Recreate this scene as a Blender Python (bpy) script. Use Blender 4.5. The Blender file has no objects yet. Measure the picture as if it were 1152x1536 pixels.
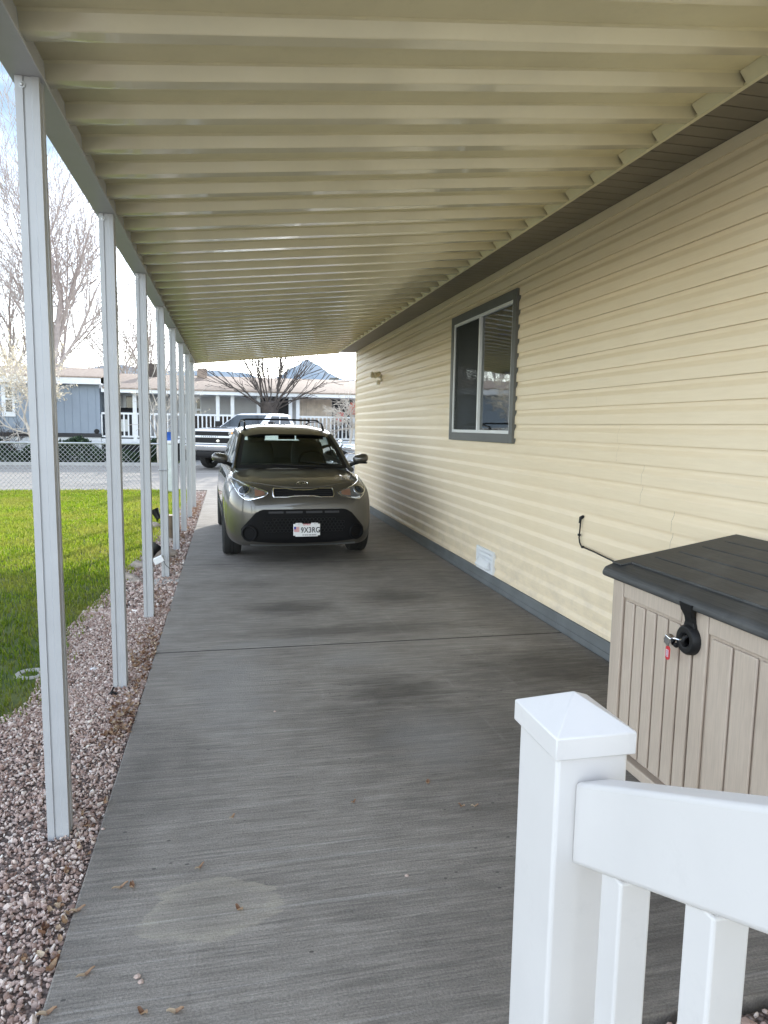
import bpy, bmesh, math, random
import numpy as np
from mathutils import Vector, Matrix
from mathutils.bvhtree import BVHTree
random.seed(7); rng = np.random.default_rng(7)
sc = bpy.context.scene
COL = sc.collection
PI = math.pi

# ------------------------------------------------------------------ camera (solved from the vanishing points)
F_PX = 1055.0; CAM_H = 1.57
def _ray(u, v): return np.array([(u-576)/F_PX, (v-768)/F_PX, 1.0])
_y = _ray(342, 637); _y /= np.linalg.norm(_y)
_d = _ray(421, 8100); _d -= _y*(_d@_y); _d /= np.linalg.norm(_d)
_z = -_d; _x = np.cross(_y, _z)
RW = np.array([_x, _y, _z]); C0 = np.array([0, 0, CAM_H])
def at(u, v, Y):                       # the point at distance Y down the drive seen at photo pixel u, v
    d = RW @ _ray(u, v); return C0 + d*(Y/d[1])
def gnd(u, v, z=0.0):
    d = RW @ _ray(u, v); return C0 + d*((z-CAM_H)/d[2])
cam = bpy.data.objects.new('camera', bpy.data.cameras.new('camera')); COL.objects.link(cam)
right = RW @ np.array([1, 0, 0]); up = -(RW @ np.array([0, 1, 0])); back = -(RW @ np.array([0, 0, 1]))
M = Matrix.Identity(4)
for i in range(3):
    M[i][0], M[i][1], M[i][2], M[i][3] = right[i], up[i], back[i], C0[i]
cam.matrix_world = M
cam.data.sensor_fit = 'VERTICAL'; cam.data.sensor_height = 24.0; cam.data.lens = 24.0*F_PX/1536
cam.data.clip_start = 0.05; cam.data.clip_end = 20000
sc.camera = cam

# ------------------------------------------------------------------ materials
class NT:
    def __init__(s, name):
        s.m = bpy.data.materials.new(name); s.m.use_nodes = True
        s.t = s.m.node_tree; s.n = s.t.nodes; s.l = s.t.links
        s.b = s.n['Principled BSDF']; s.out = s.n['Material Output']
    def node(s, t, **kw):
        n = s.n.new(t)
        for k, v in kw.items(): setattr(n, k, v)
        return n
    def link(s, a, b): s.l.new(a, b)
    def val(s, inp, v):
        if hasattr(v, 'links') or isinstance(v, bpy.types.NodeSocket): s.link(v, inp)
        else: inp.default_value = v
    def coord(s, scale=(1, 1, 1), kind='Object', rot=(0, 0, 0)):
        tc = s.node('ShaderNodeTexCoord'); mp = s.node('ShaderNodeMapping')
        mp.inputs['Scale'].default_value = scale; mp.inputs['Rotation'].default_value = rot
        if kind == 'World':
            g = s.node('ShaderNodeNewGeometry'); s.link(g.outputs['Position'], mp.inputs['Vector'])
        else: s.link(tc.outputs[kind], mp.inputs['Vector'])
        return mp.outputs['Vector']
    def noise(s, vec, scale, detail=4, rough=.55):
        n = s.node('ShaderNodeTexNoise'); s.link(vec, n.inputs['Vector'])
        n.inputs['Scale'].default_value = scale; n.inputs['Detail'].default_value = detail; n.inputs['Roughness'].default_value = rough
        return n.outputs['Fac']
    def ramp(s, fac, stops):
        r = s.node('ShaderNodeValToRGB'); s.link(fac, r.inputs['Fac'])
        e = r.color_ramp.elements
        while len(e) < len(stops): e.new(.5)
        for el, (p, c) in zip(e, stops):
            el.position = p; el.color = (*c, 1) if not isinstance(c, (int, float)) else (c, c, c, 1)
        return r.outputs['Color']
    def mix(s, f, a, b, mode='MIX'):
        n = s.node('ShaderNodeMix', data_type='RGBA', blend_type=mode)
        s.val(n.inputs[0], f)
        for i, v in ((6, a), (7, b)):
            if isinstance(v, bpy.types.NodeSocket): s.link(v, n.inputs[i])
            else: n.inputs[i].default_value = (*v, 1)
        return n.outputs[2]
    def math(s, op, a, b=0.0, clamp=False):
        n = s.node('ShaderNodeMath', operation=op); n.use_clamp = clamp
        s.val(n.inputs[0], a); s.val(n.inputs[1], b); return n.outputs[0]
    def bump(s, h, strength=.3, dist=.01):
        n = s.node('ShaderNodeBump'); n.inputs['Strength'].default_value = strength; n.inputs['Distance'].default_value = dist
        s.link(h, n.inputs['Height']); s.link(n.outputs['Normal'], s.b.inputs['Normal'])
    def set(s, col=None, rough=None, metal=None, **kw):
        if col is not None:
            if isinstance(col, bpy.types.NodeSocket): s.link(col, s.b.inputs['Base Color'])
            else: s.b.inputs['Base Color'].default_value = (*col, 1)
        if rough is not None: s.val(s.b.inputs['Roughness'], rough)
        if metal is not None: s.b.inputs['Metallic'].default_value = metal
        for k, v in kw.items(): s.val(s.b.inputs[k.replace('_', ' ')], v)
        return s.m

def simple(name, col, rough=.5, metal=0, var=.12, scale=6, bump=0, bscale=80, bdist=.002, dirt=0, **kw):
    t = NT(name); v = t.coord()
    f = t.noise(v, scale, 5, .6)
    lo = tuple(c*(1-var) for c in col); hi = tuple(min(1, c*(1+var)) for c in col)
    c = t.ramp(f, [(.3, lo), (.7, hi)])
    if dirt:
        g = t.noise(v, scale*4, 8, .7)
        c = t.mix(t.math('MULTIPLY', t.ramp(g, [(.55, 0.0), (.75, 1.0)]), dirt), c, tuple(x*.35 for x in col))
    t.set(c, t.math('ADD', t.math('MULTIPLY', f, .16), rough-.08), metal, **kw)
    if bump: t.bump(t.noise(v, bscale, 3), bump, bdist)
    return t.m

MT = {}
MT['awning'] = simple('cream_aluminium', (.76, .70, .47), .5, 0, .09, 2.2, .05, 60, .0005, .16)
MT['awning_rib'] = simple('glossy_cream_aluminium', (.80, .74, .53), .36, 0, .06, 3, .04, 60, .0005, .10, Coat_Weight=1.0, Coat_Roughness=.08, Coat_IOR=1.6)
MT['post'] = simple('white_aluminium', (.42, .43, .445), .42, 0, .05, 8, .1, 90, .001, .12)
MT['vinyl'] = simple('white_vinyl', (.66, .645, .635), .40, 0, .05, 3, .10, 250, .0006, .13)
MT['trim'] = simple('dark_grey_trim', (.115, .118, .112), .5, 0, .15, 5, .1, 90, .001, .15)
MT['skirt'] = simple('grey_skirting', (.135, .145, .15), .55, 0, .2, 4, .2, 60, .002, .25)
MT['soffit'] = simple('brown_soffit', (.23, .20, .15), .55, 0, .15, 4)
MT['fascia'] = simple('brown_fascia', (.30, .275, .225), .5, 0, .12, 4)
MT['gap'] = simple('dark_gap', (.012, .011, .010), .9)
MT['black_plastic'] = simple('black_plastic', (.010, .010, .011), .5, 0, .2, 12, .1, 200, .0006, Specular_IOR_Level=.3)
MT['black_matt'] = simple('black_matt', (.012, .012, .013), .8)
MT['rubber'] = simple('tyre_rubber', (.018, .018, .018), .85, 0, .3, 15, .4, 60, .004)
MT['chrome'] = simple('chrome', (.78, .79, .8), .14, 1, .05)
MT['steel'] = simple('galvanised_steel', (.50, .51, .52), .4, .8, .1, 20)
MT['alloy'] = simple('alloy_wheel', (.38, .39, .4), .35, .8, .1)
MT['lens'] = simple('clear_lens_reflector', (.34, .35, .36), .16, .7, .3, 30)
MT['amber'] = simple('amber_lens', (.20, .11, .075), .3, 0)
MT['red_lens'] = simple('red_lens', (.5, .02, .02), .25, 0)
MT['white_paint'] = simple('white_car_paint', (.88, .88, .89), .22, 0, .03, 4, Coat_Weight=.6)
MT['white_trim'] = simple('white_house_trim', (.75, .76, .77), .5, 0, .05, 6)
MT['screen'] = simple('insect_screen', (.035, .04, .04), .7, 0, .15, 3)
MT['plate'] = simple('plate_white', (.75, .75, .76), .4, 0, .04)
MT['ink'] = simple('plate_ink', (.015, .015, .02), .5)
MT['red'] = simple('red_print', (.55, .03, .04), .4)
MT['blue'] = simple('blue_print', (.03, .06, .35), .4)
MT['rock'] = simple('landscape_rock', (.34, .29, .25), .9, 0, .35, 9, .6, 18, .02, .3)
MT['log'] = simple('weathered_log', (.17, .125, .085), .9, 0, .35, 7, .6, 30, .01, .3)
MT['bark'] = simple('grey_bark', (.075, .06, .052), .9, 0, .3, 6, .5, 30, .01)
MT['pale_bark'] = simple('pale_bark', (.55, .49, .42), .85, 0, .15, 6)
MT['blossom'] = simple('pale_blossom', (.74, .66, .48), .7, 0, .2, 6)
MT['hedge'] = None
MT['tan_wood'] = simple('tan_boards', (.74, .64, .54), .7, 0, .2, 3)
MT['cream_lamp'] = simple('cream_lamp', (.62, .55, .40), .45, 0, .06)
MT['roof_shingle'] = simple('brown_shingles', (.30, .235, .19), .9, 0, .25, 8, .4, 10, .03)
MT['blue_wall'] = simple('slate_blue_siding', (.28, .325, .385), .6, 0, .04, 2)
MT['grey_wall'] = simple('blue_grey_siding', (.52, .52, .53), .6, 0, .05, 2)
MT['dark_glass'] = simple('dark_window', (.03, .035, .04), .1, 0, .3, 2)
MT['dark_room'] = simple('dark_interior', (.03, .03, .032), .8)
MT['interior'] = simple('charcoal_interior', (.05, .054, .053), .7)
MT['bin_blue'] = simple('blue_plastic', (.02, .10, .42), .45)
MT['bin_grey'] = simple('pale_grey_plastic', (.58, .62, .63), .5)
MT['kerb'] = simple('kerb_concrete', (.40, .39, .37), .85, 0, .15, 3, .3, 40, .004)
MT['leaf_brown'] = None
MT['shed'] = None

def m_paint():
    t = NT('grey_brown_car_paint'); g = t.noise(t.coord(), 3, 5)
    c = t.ramp(g, [(.3, (.070, .066, .060)), (.7, (.084, .079, .072))])
    t.set(c, t.math('ADD', t.math('MULTIPLY', g, .10), .27), .5, Coat_Weight=1.0, Coat_Roughness=.03)
    return t.m
MT['kia'] = m_paint()

def m_concrete():
    t = NT('broomed_concrete'); v = t.coord(kind='World')
    big = t.noise(v, .9, 5, .6); mid = t.noise(v, 4.5, 6, .65); fine = t.noise(v, 130, 4, .75)
    def streak(sx, sy, rot, lo, hi, k, c, det=3):
        n = t.noise(t.coord((sx, sy, 1), 'World', (0, 0, rot)), 1.0, det, .6)
        return n, t.mix(k, c, t.ramp(n, [(lo, .30), (hi, 1.0)]), 'MULTIPLY')
    c = t.ramp(big, [(.3, (.37, .337, .300)), (.7, (.49, .448, .40))])
    c = t.mix(.5, c, t.ramp(mid, [(.25, (.285, .258, .228)), (.75, (.55, .508, .455))]))
    broom, c = streak(2.8, 62, .012, .33, .62, .40, c)
    _, c = streak(2.2, 24, .03, .30, .58, .28, c)
    _, c = streak(6, 150, 0, .33, .62, .42, c)
    ln = t.noise(t.coord((.5, 34, 1), 'World', (0, 0, .022)), 1.0, 2, .5)
    c = t.mix(t.math('MULTIPLY', t.ramp(ln, [(.64, 0.0), (.70, 1.0)]), .25), c, (.62, .60, .57))
    c = t.mix(.75, c, t.ramp(fine, [(.3, .42), (.68, 1.1)]), 'MULTIPLY')
    pit = t.noise(v, 30, 5, .8); c = t.mix(.6, c, t.ramp(pit, [(.26, .25), (.42, 1.0)]), 'MULTIPLY')
    g = t.node('ShaderNodeNewGeometry'); sep = t.node('ShaderNodeSeparateXYZ'); t.link(g.outputs['Position'], sep.inputs[0])
    X, Y = sep.outputs[0], sep.outputs[1]
    wob = t.math('MULTIPLY', t.math('SUBTRACT', t.noise(t.coord((1, 3.2, 1), 'World'), 2.6, 8, .72), .5), 2.0)
    def blot(cx, cy, rx, ry):
        a = t.math('DIVIDE', t.math('SUBTRACT', X, cx), rx); b = t.math('DIVIDE', t.math('SUBTRACT', Y, cy), ry)
        r = t.math('SQRT', t.math('ADD', t.math('MULTIPLY', a, a), t.math('MULTIPLY', b, b)))
        return t.math('ADD', r, wob)
    def stain(c, cx, cy, rx, ry, col, k, edge=.35):
        r = blot(cx, cy, rx, ry)
        m = t.node('ShaderNodeMapRange'); t.link(r, m.inputs[0])
        m.inputs[1].default_value = 1.0+edge; m.inputs[2].default_value = 1.0-edge
        m.inputs[3].default_value = 0; m.inputs[4].default_value = k
        return t.mix(m.outputs[0], c, col, 'MULTIPLY')
    dk = (.40, .39, .38)
    for p in [(.53, 6.0, .32, .2, .85), (1.5, 6.25, .32, .26, .8), (.95, 5.25, .8, .13, .65), (.95, 3.95, .24, .22, .8), (2.1, 4.2, .55, .35, .85),
              (.75, 3.5, .35, .35, .4), (1.75, 3.0, .85, .9, .7), (-.3, 3.2, .2, .5, .35), (1.95, 7.3, .5, 1.1, .5), (.1, 7.0, .5, .16, .4), (.8, 8.2, 1.0, .5, .6), (2.3, 5.6, .25, 1.2, .5), (1.2, 1.8, .6, .4, .5), (-.45, 2.9, .12, .8, .35)]:
        c = stain(c, *p[:4], dk, p[4], .55)
    chip = t.node('ShaderNodeTexVoronoi'); t.link(t.coord((1, 1.6, 1), 'World'), chip.inputs['Vector']); chip.inputs['Scale'].default_value = 11
    cm = t.math('MULTIPLY', t.math('LESS_THAN', chip.outputs['Distance'], .085), t.math('GREATER_THAN', t.noise(v, 1.4, 3), .54))
    c = t.mix(t.math('MULTIPLY', cm, .8), c, (.06, .056, .052))
    # a pale dried patch with a lighter rim
    r = t.math('ADD', t.math('MULTIPLY', blot(-.06, 2.19, .225, .145), .6), t.math('MULTIPLY', t.math('SUBTRACT', blot(-.06, 2.19, .225, .145), wob), .4))
    mk = t.math('MULTIPLY', t.ramp(r, [(.0, .18), (.70, .22), (.95, .55), (1.2, .0)]), t.ramp(t.noise(t.coord((1, 6, 1), 'World'), 6, 6, .7), [(.3, .15), (.7, 1.0)]))
    c = t.mix(mk, c, (.52, .47, .37))
    for p in [(.85, 4.6, .30, .25), (.3, 5.0, .5, .15), (1.0, 3.3, .35, .4), (0, 4.2, .3, 1.0)]:
        r = blot(*p); c = t.mix(t.math('MULTIPLY', t.ramp(r, [(.3, 1.0), (1.0, 0.0)]), .3), c, (.33, .325, .32))
    # thin pale tyre scuffs running up the drive
    for x0, k, ya, yb in ((.58, .05, 3.9, 6.8), (1.30, -.03, 3.2, 6.2), (1.62, -.10, 3.8, 5.2)):
        xx = t.math('ADD', x0, t.math('MULTIPLY', t.math('SUBTRACT', Y, 5.0), k)); dd = t.math('ABSOLUTE', t.math('SUBTRACT', t.math('ADD', X, t.math('MULTIPLY', wob, .012)), xx))
        m = t.math('MULTIPLY', t.ramp(dd, [(.0, .8), (.013, 0.0)]), t.math('MULTIPLY', t.math('GREATER_THAN', Y, ya), t.math('LESS_THAN', Y, yb)))
        c = t.mix(t.math('MULTIPLY', m, t.ramp(t.noise(v, 2.3, 3), [(.42, 0.0), (.8, .28)])), c, (.50, .485, .46))
    t.set(c, .78)
    h = t.math('ADD', t.math('MULTIPLY', broom, 1.0), t.math('MULTIPLY', fine, .9))
    t.bump(h, .7, .007)
    return t.m
MT['concrete'] = m_concrete()

def m_siding():
    t = NT('cream_vinyl_siding'); v = t.coord()
    a = t.noise(v, 1.1, 5); g = t.noise(t.coord((1, .35, 6)), 9, 6, .7)
    c = t.ramp(a, [(.3, (.86, .71, .50)), (.7, (.90, .76, .56))])
    c = t.mix(.22, c, t.ramp(g, [(.35, (.55, .47, .33)), (.7, (.78, .70, .54))]))
    gz = t.node('ShaderNodeNewGeometry'); sp = t.node('ShaderNodeSeparateXYZ'); t.link(gz.outputs['Position'], sp.inputs[0])
    low = t.node('ShaderNodeMapRange'); t.link(sp.outputs[2], low.inputs[0]); low.inputs[1].default_value = .75; low.inputs[2].default_value = .12; low.inputs[3].default_value = 0; low.inputs[4].default_value = .5
    spl = t.ramp(t.noise(t.coord((1, 1.2, 2)), 4, 8, .75), [(.42, 0.0), (.66, 1.0)])
    c = t.mix(t.math('MULTIPLY', low.outputs[0], spl), c, (.50, .43, .35))                      # splashed dust low on the wall
    c = t.mix(t.math('MULTIPLY', t.ramp(t.noise(t.coord((1, .5, 5)), 3, 8, .75), [(.55, 0.0), (.72, 1.0)]), .18), c, (.62, .55, .44))
    t.set(c, .42); t.bump(t.noise(t.coord((1, 3, 26)), 12, 4), .12, .002)
    return t.m
MT['siding'] = m_siding()

def m_gravel(name, lo, hi, scale):
    t = NT(name); v = t.coord(kind='World')
    vo = t.node('ShaderNodeTexVoronoi'); t.link(v, vo.inputs['Vector']); vo.inputs['Scale'].default_value = scale
    bw = t.node('ShaderNodeSeparateColor'); t.link(vo.outputs['Color'], bw.inputs[0])
    c = t.ramp(bw.outputs[0], [(0, lo), (.5, tuple((a+b)/2 for a, b in zip(lo, hi))), (1, hi)])
    c = t.mix(.75, c, t.ramp(vo.outputs['Distance'], [(.1, 1.0), (.75, .12)]), 'MULTIPLY')
    t.set(c, .9); inv = t.math('SUBTRACT', 1.0, vo.outputs['Distance']); t.bump(inv, .9, .02)
    return t.m
MT['gravel_bed'] = m_gravel('gravel_bed', (.24, .175, .15), (.54, .43, .38), 75)

def m_islands(name, stops, rough=.85, transl=0, patch=None):
    t = NT(name); g = t.node('ShaderNodeNewGeometry')
    c = t.ramp(g.outputs['Random Per Island'], stops)
    if patch:
        n = t.noise(t.coord(kind='World'), patch[0], 5, .6)
        c = t.mix(t.ramp(n, [(.42, 0.0), (.68, 1.0)]), c, patch[1])
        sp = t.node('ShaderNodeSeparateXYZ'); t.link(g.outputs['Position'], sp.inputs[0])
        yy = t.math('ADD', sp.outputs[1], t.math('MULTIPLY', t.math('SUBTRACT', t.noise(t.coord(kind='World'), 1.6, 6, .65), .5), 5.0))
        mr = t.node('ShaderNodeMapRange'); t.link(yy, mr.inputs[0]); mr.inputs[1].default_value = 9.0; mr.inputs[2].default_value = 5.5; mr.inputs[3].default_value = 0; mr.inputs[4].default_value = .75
        c = t.mix(mr.outputs[0], c, (.30, .36, .30), 'MULTIPLY')  # near lawn darkened: the carport roof's shade put into the grass colour
        br = t.noise(t.coord(kind='World'), 3.2, 6, .7); c = t.mix(t.math('MULTIPLY', t.ramp(br, [(.56, 0.0), (.70, 1.0)]), .6), c, (.30, .22, .10))
    t.set(c, rough)
    if transl:
        tr = t.node('ShaderNodeBsdfTranslucent'); t.link(c, tr.inputs['Color'])
        mx = t.node('ShaderNodeMixShader'); mx.inputs[0].default_value = transl
        t.link(t.b.outputs[0], mx.inputs[1]); t.link(tr.outputs[0], mx.inputs[2]); t.link(mx.outputs[0], t.out.inputs['Surface'])
    return t.m
MT['stones'] = m_islands('gravel_stones', [(0, (.24, .155, .125)), (.2, (.36, .25, .21)), (.5, (.47, .355, .31)), (.75, (.59, .48, .425)), (.93, (.68, .59, .53)), (1, (.78, .73, .67))])
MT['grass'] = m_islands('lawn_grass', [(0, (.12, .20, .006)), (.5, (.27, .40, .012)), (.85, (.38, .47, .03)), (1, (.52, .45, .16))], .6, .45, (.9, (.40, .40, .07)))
MT['leaf_brown'] = m_islands('dry_leaf', [(0, (.11, .055, .04)), (.35, (.24, .13, .075)), (.65, (.40, .27, .17)), (1, (.58, .48, .36))], .7, .2)
MT['hedge'] = m_islands('dark_hedge_leaves', [(0, (.010, .025, .012)), (.6, (.025, .055, .022)), (1, (.06, .10, .04))], .5, .2)
MT['blossom'] = m_islands('pale_blossom', [(0, (.55, .46, .30)), (.6, (.74, .66, .5)), (1, (.85, .82, .74))], .7, .4)

def m_soil():
    t = NT('lawn_soil'); v = t.coord(kind='World')
    n = t.noise(v, 6, 6, .7); m = t.noise(v, .9, 5, .6)
    c = t.ramp(n, [(.3, (.035, .06, .012)), (.7, (.10, .14, .03))])
    c = t.mix(t.ramp(m, [(.42, 0.0), (.68, .6)]), c, (.2, .19, .06))
    t.set(c, .95); t.bump(n, .6, .03); return t.m
MT['soil'] = m_soil()
def m_ground():
    t = NT('dry_ground'); v = t.coord(kind='World')
    t.set(t.ramp(t.noise(v, .3, 6, .6), [(.3, (.26, .24, .19)), (.7, (.40, .37, .31))]), .95); return t.m
MT['ground'] = m_ground()
def m_asphalt():
    t = NT('old_asphalt'); v = t.coord(kind='World')
    f = t.noise(v, 60, 4, .7); b = t.noise(t.coord((.25, 1.2, 1), 'World'), 1.5, 5)
    c = t.ramp(b, [(.3, (.27, .25, .225)), (.7, (.38, .35, .315))])
    c = t.mix(.5, c, t.ramp(f, [(.3, .5), (.7, 1.0)]), 'MULTIPLY')
    t.set(c, .9); t.bump(f, .4, .01); return t.m
MT['asphalt'] = m_asphalt()
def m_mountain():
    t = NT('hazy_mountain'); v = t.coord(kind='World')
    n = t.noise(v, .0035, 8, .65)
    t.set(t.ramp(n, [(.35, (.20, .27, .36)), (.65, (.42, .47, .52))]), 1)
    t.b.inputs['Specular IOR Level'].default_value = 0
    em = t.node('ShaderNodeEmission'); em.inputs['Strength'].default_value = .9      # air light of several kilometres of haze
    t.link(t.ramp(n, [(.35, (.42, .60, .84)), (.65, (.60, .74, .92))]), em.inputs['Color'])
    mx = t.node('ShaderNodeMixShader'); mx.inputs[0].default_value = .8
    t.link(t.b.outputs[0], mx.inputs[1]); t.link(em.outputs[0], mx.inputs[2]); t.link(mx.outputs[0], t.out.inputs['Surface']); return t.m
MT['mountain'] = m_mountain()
def m_glass(name, refl, tint, dark=None):
    t = NT(name)
    gl = t.node('ShaderNodeBsdfGlossy'); gl.inputs['Roughness'].default_value = .03; gl.inputs['Color'].default_value = (.92, .95, .95, 1)
    tr = t.node('ShaderNodeBsdfTransparent'); tr.inputs['Color'].default_value = (*tint, 1)
    fr = t.node('ShaderNodeFresnel'); fr.inputs['IOR'].default_value = refl
    w = t.noise(t.coord(), 2.5, 2); bp = t.node('ShaderNodeBump'); bp.inputs['Strength'].default_value = .02; bp.inputs['Distance'].default_value = .05
    t.link(w, bp.inputs['Height']); t.link(bp.outputs[0], gl.inputs['Normal'])
    mx = t.node('ShaderNodeMixShader'); t.link(fr.outputs[0], mx.inputs[0]); t.link(tr.outputs[0], mx.inputs[1]); t.link(gl.outputs[0], mx.inputs[2])
    t.link(mx.outputs[0], t.out.inputs['Surface']); return t.m
MT['bumper_black'] = simple('bumper_black', (.005, .005, .006), .6, 0, .2, 12, Specular_IOR_Level=.15)
MT['car_glass'] = m_glass('tinted_car_glass', 1.32, (.62, .68, .64))
MT['window_glass'] = m_glass('window_glass', 2.7, (.35, .38, .37))
MT['truck_glass'] = m_glass('truck_glass', 1.9, (.25, .35, .4))

def m_shed():
    t = NT('taupe_resin_woodgrain'); w = t.noise(t.coord((26, 26, 1.6)), 5, 5, .6); n = t.noise(t.coord(), 2.5, 5)
    c = t.ramp(n, [(.3, (.48, .395, .32)), (.7, (.55, .46, .38))])
    c = t.mix(.35, c, t.ramp(w, [(.35, .62), (.65, 1.0)]), 'MULTIPLY')
    t.set(c, .55); t.bump(w, .25, .002); return t.m
MT['shed'] = m_shed()
def m_shedlid():
    t = NT('charcoal_resin_lid'); w = t.noise(t.coord((30, 1.6, 30)), 5, 5, .6); n = t.noise(t.coord(), 3.2, 6, .65)
    c = t.ramp(w, [(.3, (.035, .036, .037)), (.7, (.065, .066, .067))])
    c = t.mix(t.ramp(n, [(.52, 0.0), (.72, .55)]), c, (.12, .12, .12))
    t.set(c, .55); t.bump(w, .25, .002); return t.m
MT['lid'] = m_shedlid()

# ------------------------------------------------------------------ mesh helpers
class MB:
    def __init__(s): s.v = []; s.f = []; s.m = []
    def add(s, vs, fs, mi=0):
        o = len(s.v); s.v += [tuple(map(float, p)) for p in vs]
        for f in fs: s.f.append(tuple(i+o for i in f)); s.m.append(mi)
    def box(s, a, b, mi=0, rot=None, piv=None):
        x0, y0, z0 = a; x1, y1, z1 = b
        vs = [Vector(p) for p in [(x0,y0,z0),(x1,y0,z0),(x1,y1,z0),(x0,y1,z0),(x0,y0,z1),(x1,y0,z1),(x1,y1,z1),(x0,y1,z1)]]
        if rot is not None:
            p = Vector(piv) if piv is not None else sum(vs, Vector())/8
            vs = [rot @ (q-p) + p for q in vs]
        s.add(vs, [(0,3,2,1),(4,5,6,7),(0,1,5,4),(1,2,6,5),(2,3,7,6),(3,0,4,7)], mi)
    def tube(s, pts, rads, n=8, mi=0, cap=True):
        pts = [Vector(p) for p in pts]
        if not hasattr(rads, '__len__'): rads = [rads]*len(pts)
        rings = []; prev = None
        for i, p in enumerate(pts):
            a = pts[max(0, i-1)]; b = pts[min(len(pts)-1, i+1)]; t = (b-a)
            t = t.normalized() if t.length > 1e-9 else Vector((0,0,1))
            if prev is None:
                u = t.cross(Vector((0,0,1)));  u = u if u.length > .05 else t.cross(Vector((1,0,0)))
            else: u = prev - t*prev.dot(t)
            u.normalize(); prev = u; w = t.cross(u)
            rings.append([p + (u*math.cos(2*PI*k/n) + w*math.sin(2*PI*k/n))*rads[i] for k in range(n)])
        vs = [q for r in rings for q in r]; fs = []
        for i in range(len(pts)-1):
            for k in range(n): fs.append((i*n+k, i*n+(k+1)%n, (i+1)*n+(k+1)%n, (i+1)*n+k))
        if cap: fs.append(tuple(range(n))[::-1]); fs.append(tuple((len(pts)-1)*n+k for k in range(n)))
        s.add(vs, fs, mi)
    def prism(s, poly, axis, a, b, mi=0):               # extrude a 2-D polygon along an axis
        n = len(poly); vs = []
        for h in (a, b):
            for p in poly:
                q = [0, 0, 0]; o = [i for i in range(3) if i != axis]; q[o[0]], q[o[1]] = p; q[axis] = h; vs.append(q)
        fs = [(i, (i+1) % n, n+(i+1) % n, n+i) for i in range(n)] + [tuple(range(n))[::-1], tuple(range(n, 2*n))]
        s.add(vs, fs, mi)
    def grid(s, fn, nu, nv, mi=0, wrap=False):
        vs = [fn(i/nu, j/nv) for j in range(nv+1) for i in range(nu+1)]
        fs = [(j*(nu+1)+i, j*(nu+1)+i+1, (j+1)*(nu+1)+i+1, (j+1)*(nu+1)+i) for j in range(nv) for i in range(nu)]
        if callable(mi):
            o = len(s.v); s.v += [tuple(map(float, p)) for p in vs]
            for k, f in enumerate(fs): s.f.append(tuple(i+o for i in f)); s.m.append(mi((k % nu+.5)/nu, (k//nu+.5)/nv))
        else: s.add(vs, fs, mi)
    def lathe(s, prof, centre, axis, n=28, mi=0):       # prof: (radius, height along axis)
        c = Vector(centre); a = Vector(axis).normalized(); u = a.cross(Vector((0,0,1)))
        u = u if u.length > .1 else a.cross(Vector((1,0,0))); u.normalize(); w = a.cross(u); m = len(prof)
        vs = [c + a*h + (u*math.cos(2*PI*k/n)+w*math.sin(2*PI*k/n))*r for k in range(n) for r, h in prof]
        fs = [(k*m+i, k*m+i+1, ((k+1) % n)*m+i+1, ((k+1) % n)*m+i) for k in range(n) for i in range(m-1)]
        s.add(vs, fs, mi)
    def build(s, name, mats, parent=None, smooth=35, bevel=0, seg=2, subsurf=0, solid=0, recalc=True, loc=None):
        me = bpy.data.meshes.new(name); me.from_pydata(s.v, [], s.f)
        return finish(me, name, mats, s.m, parent, smooth, bevel, seg, subsurf, solid, recalc)

def finish(me, name, mats, mi, parent, smooth=35, bevel=0, seg=2, subsurf=0, solid=0, recalc=True):
    if not isinstance(mats, (list, tuple)): mats = [mats]
    for m in mats: me.materials.append(MT[m] if isinstance(m, str) else m)
    if mi is not None and any(mi): me.polygons.foreach_set('material_index', mi)
    bm = bmesh.new(); bm.from_mesh(me)
    if recalc: bmesh.ops.recalc_face_normals(bm, faces=bm.faces)
    if smooth:
        lim = math.radians(smooth)
        for f in bm.faces: f.smooth = True
        for e in bm.edges:
            if len(e.link_faces) == 2 and e.calc_face_angle(0) > lim: e.smooth = False
    bm.to_mesh(me); bm.free()
    o = bpy.data.objects.new(name, me); COL.objects.link(o); o.parent = parent
    if solid:
        md = o.modifiers.new('solid', 'SOLIDIFY'); md.thickness = solid; md.offset = -1
    if bevel:
        md = o.modifiers.new('bevel', 'BEVEL'); md.width = bevel; md.segments = seg; md.limit_method = 'ANGLE'; md.angle_limit = .6; md.harden_normals = False
    if subsurf:
        md = o.modifiers.new('sub', 'SUBSURF'); md.levels = subsurf; md.render_levels = subsurf
    return o
def thing(name, label, cat, loc=(0, 0, 0), rz=0, group=None):
    o = bpy.data.objects.new(name, None); COL.objects.link(o); o.location = loc; o.rotation_euler = (0, 0, rz); o.empty_display_size = .2
    return tag(o, label, cat, group)
def tag(o, label, cat, group=None):
    o['label'] = label; o['category'] = cat
    if group: o['group'] = group
    return o
def struct(o, kind='structure'):
    o['kind'] = kind; return o
def dup(o, parent=None):
    c = o.copy(); COL.objects.link(c); c.parent = parent
    for ch in list(o.children): dup(ch, c)
    return c
def numpy_mesh(name, V, Fc, mats, parent=None, smooth=False):
    me = bpy.data.meshes.new(name); k = Fc.shape[1]
    me.vertices.add(len(V)); me.vertices.foreach_set('co', V.astype(np.float32).ravel())
    me.loops.add(Fc.size); me.loops.foreach_set('vertex_index', Fc.astype(np.int32).ravel())
    me.polygons.add(len(Fc)); me.polygons.foreach_set('loop_start', np.arange(0, Fc.size, k, dtype=np.int32))
    me.polygons.foreach_set('use_smooth', np.full(len(Fc), smooth))
    me.materials.append(MT[mats]); me.update(calc_edges=True); me.validate()
    o = bpy.data.objects.new(name, me); COL.objects.link(o); o.parent = parent; return o
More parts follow.
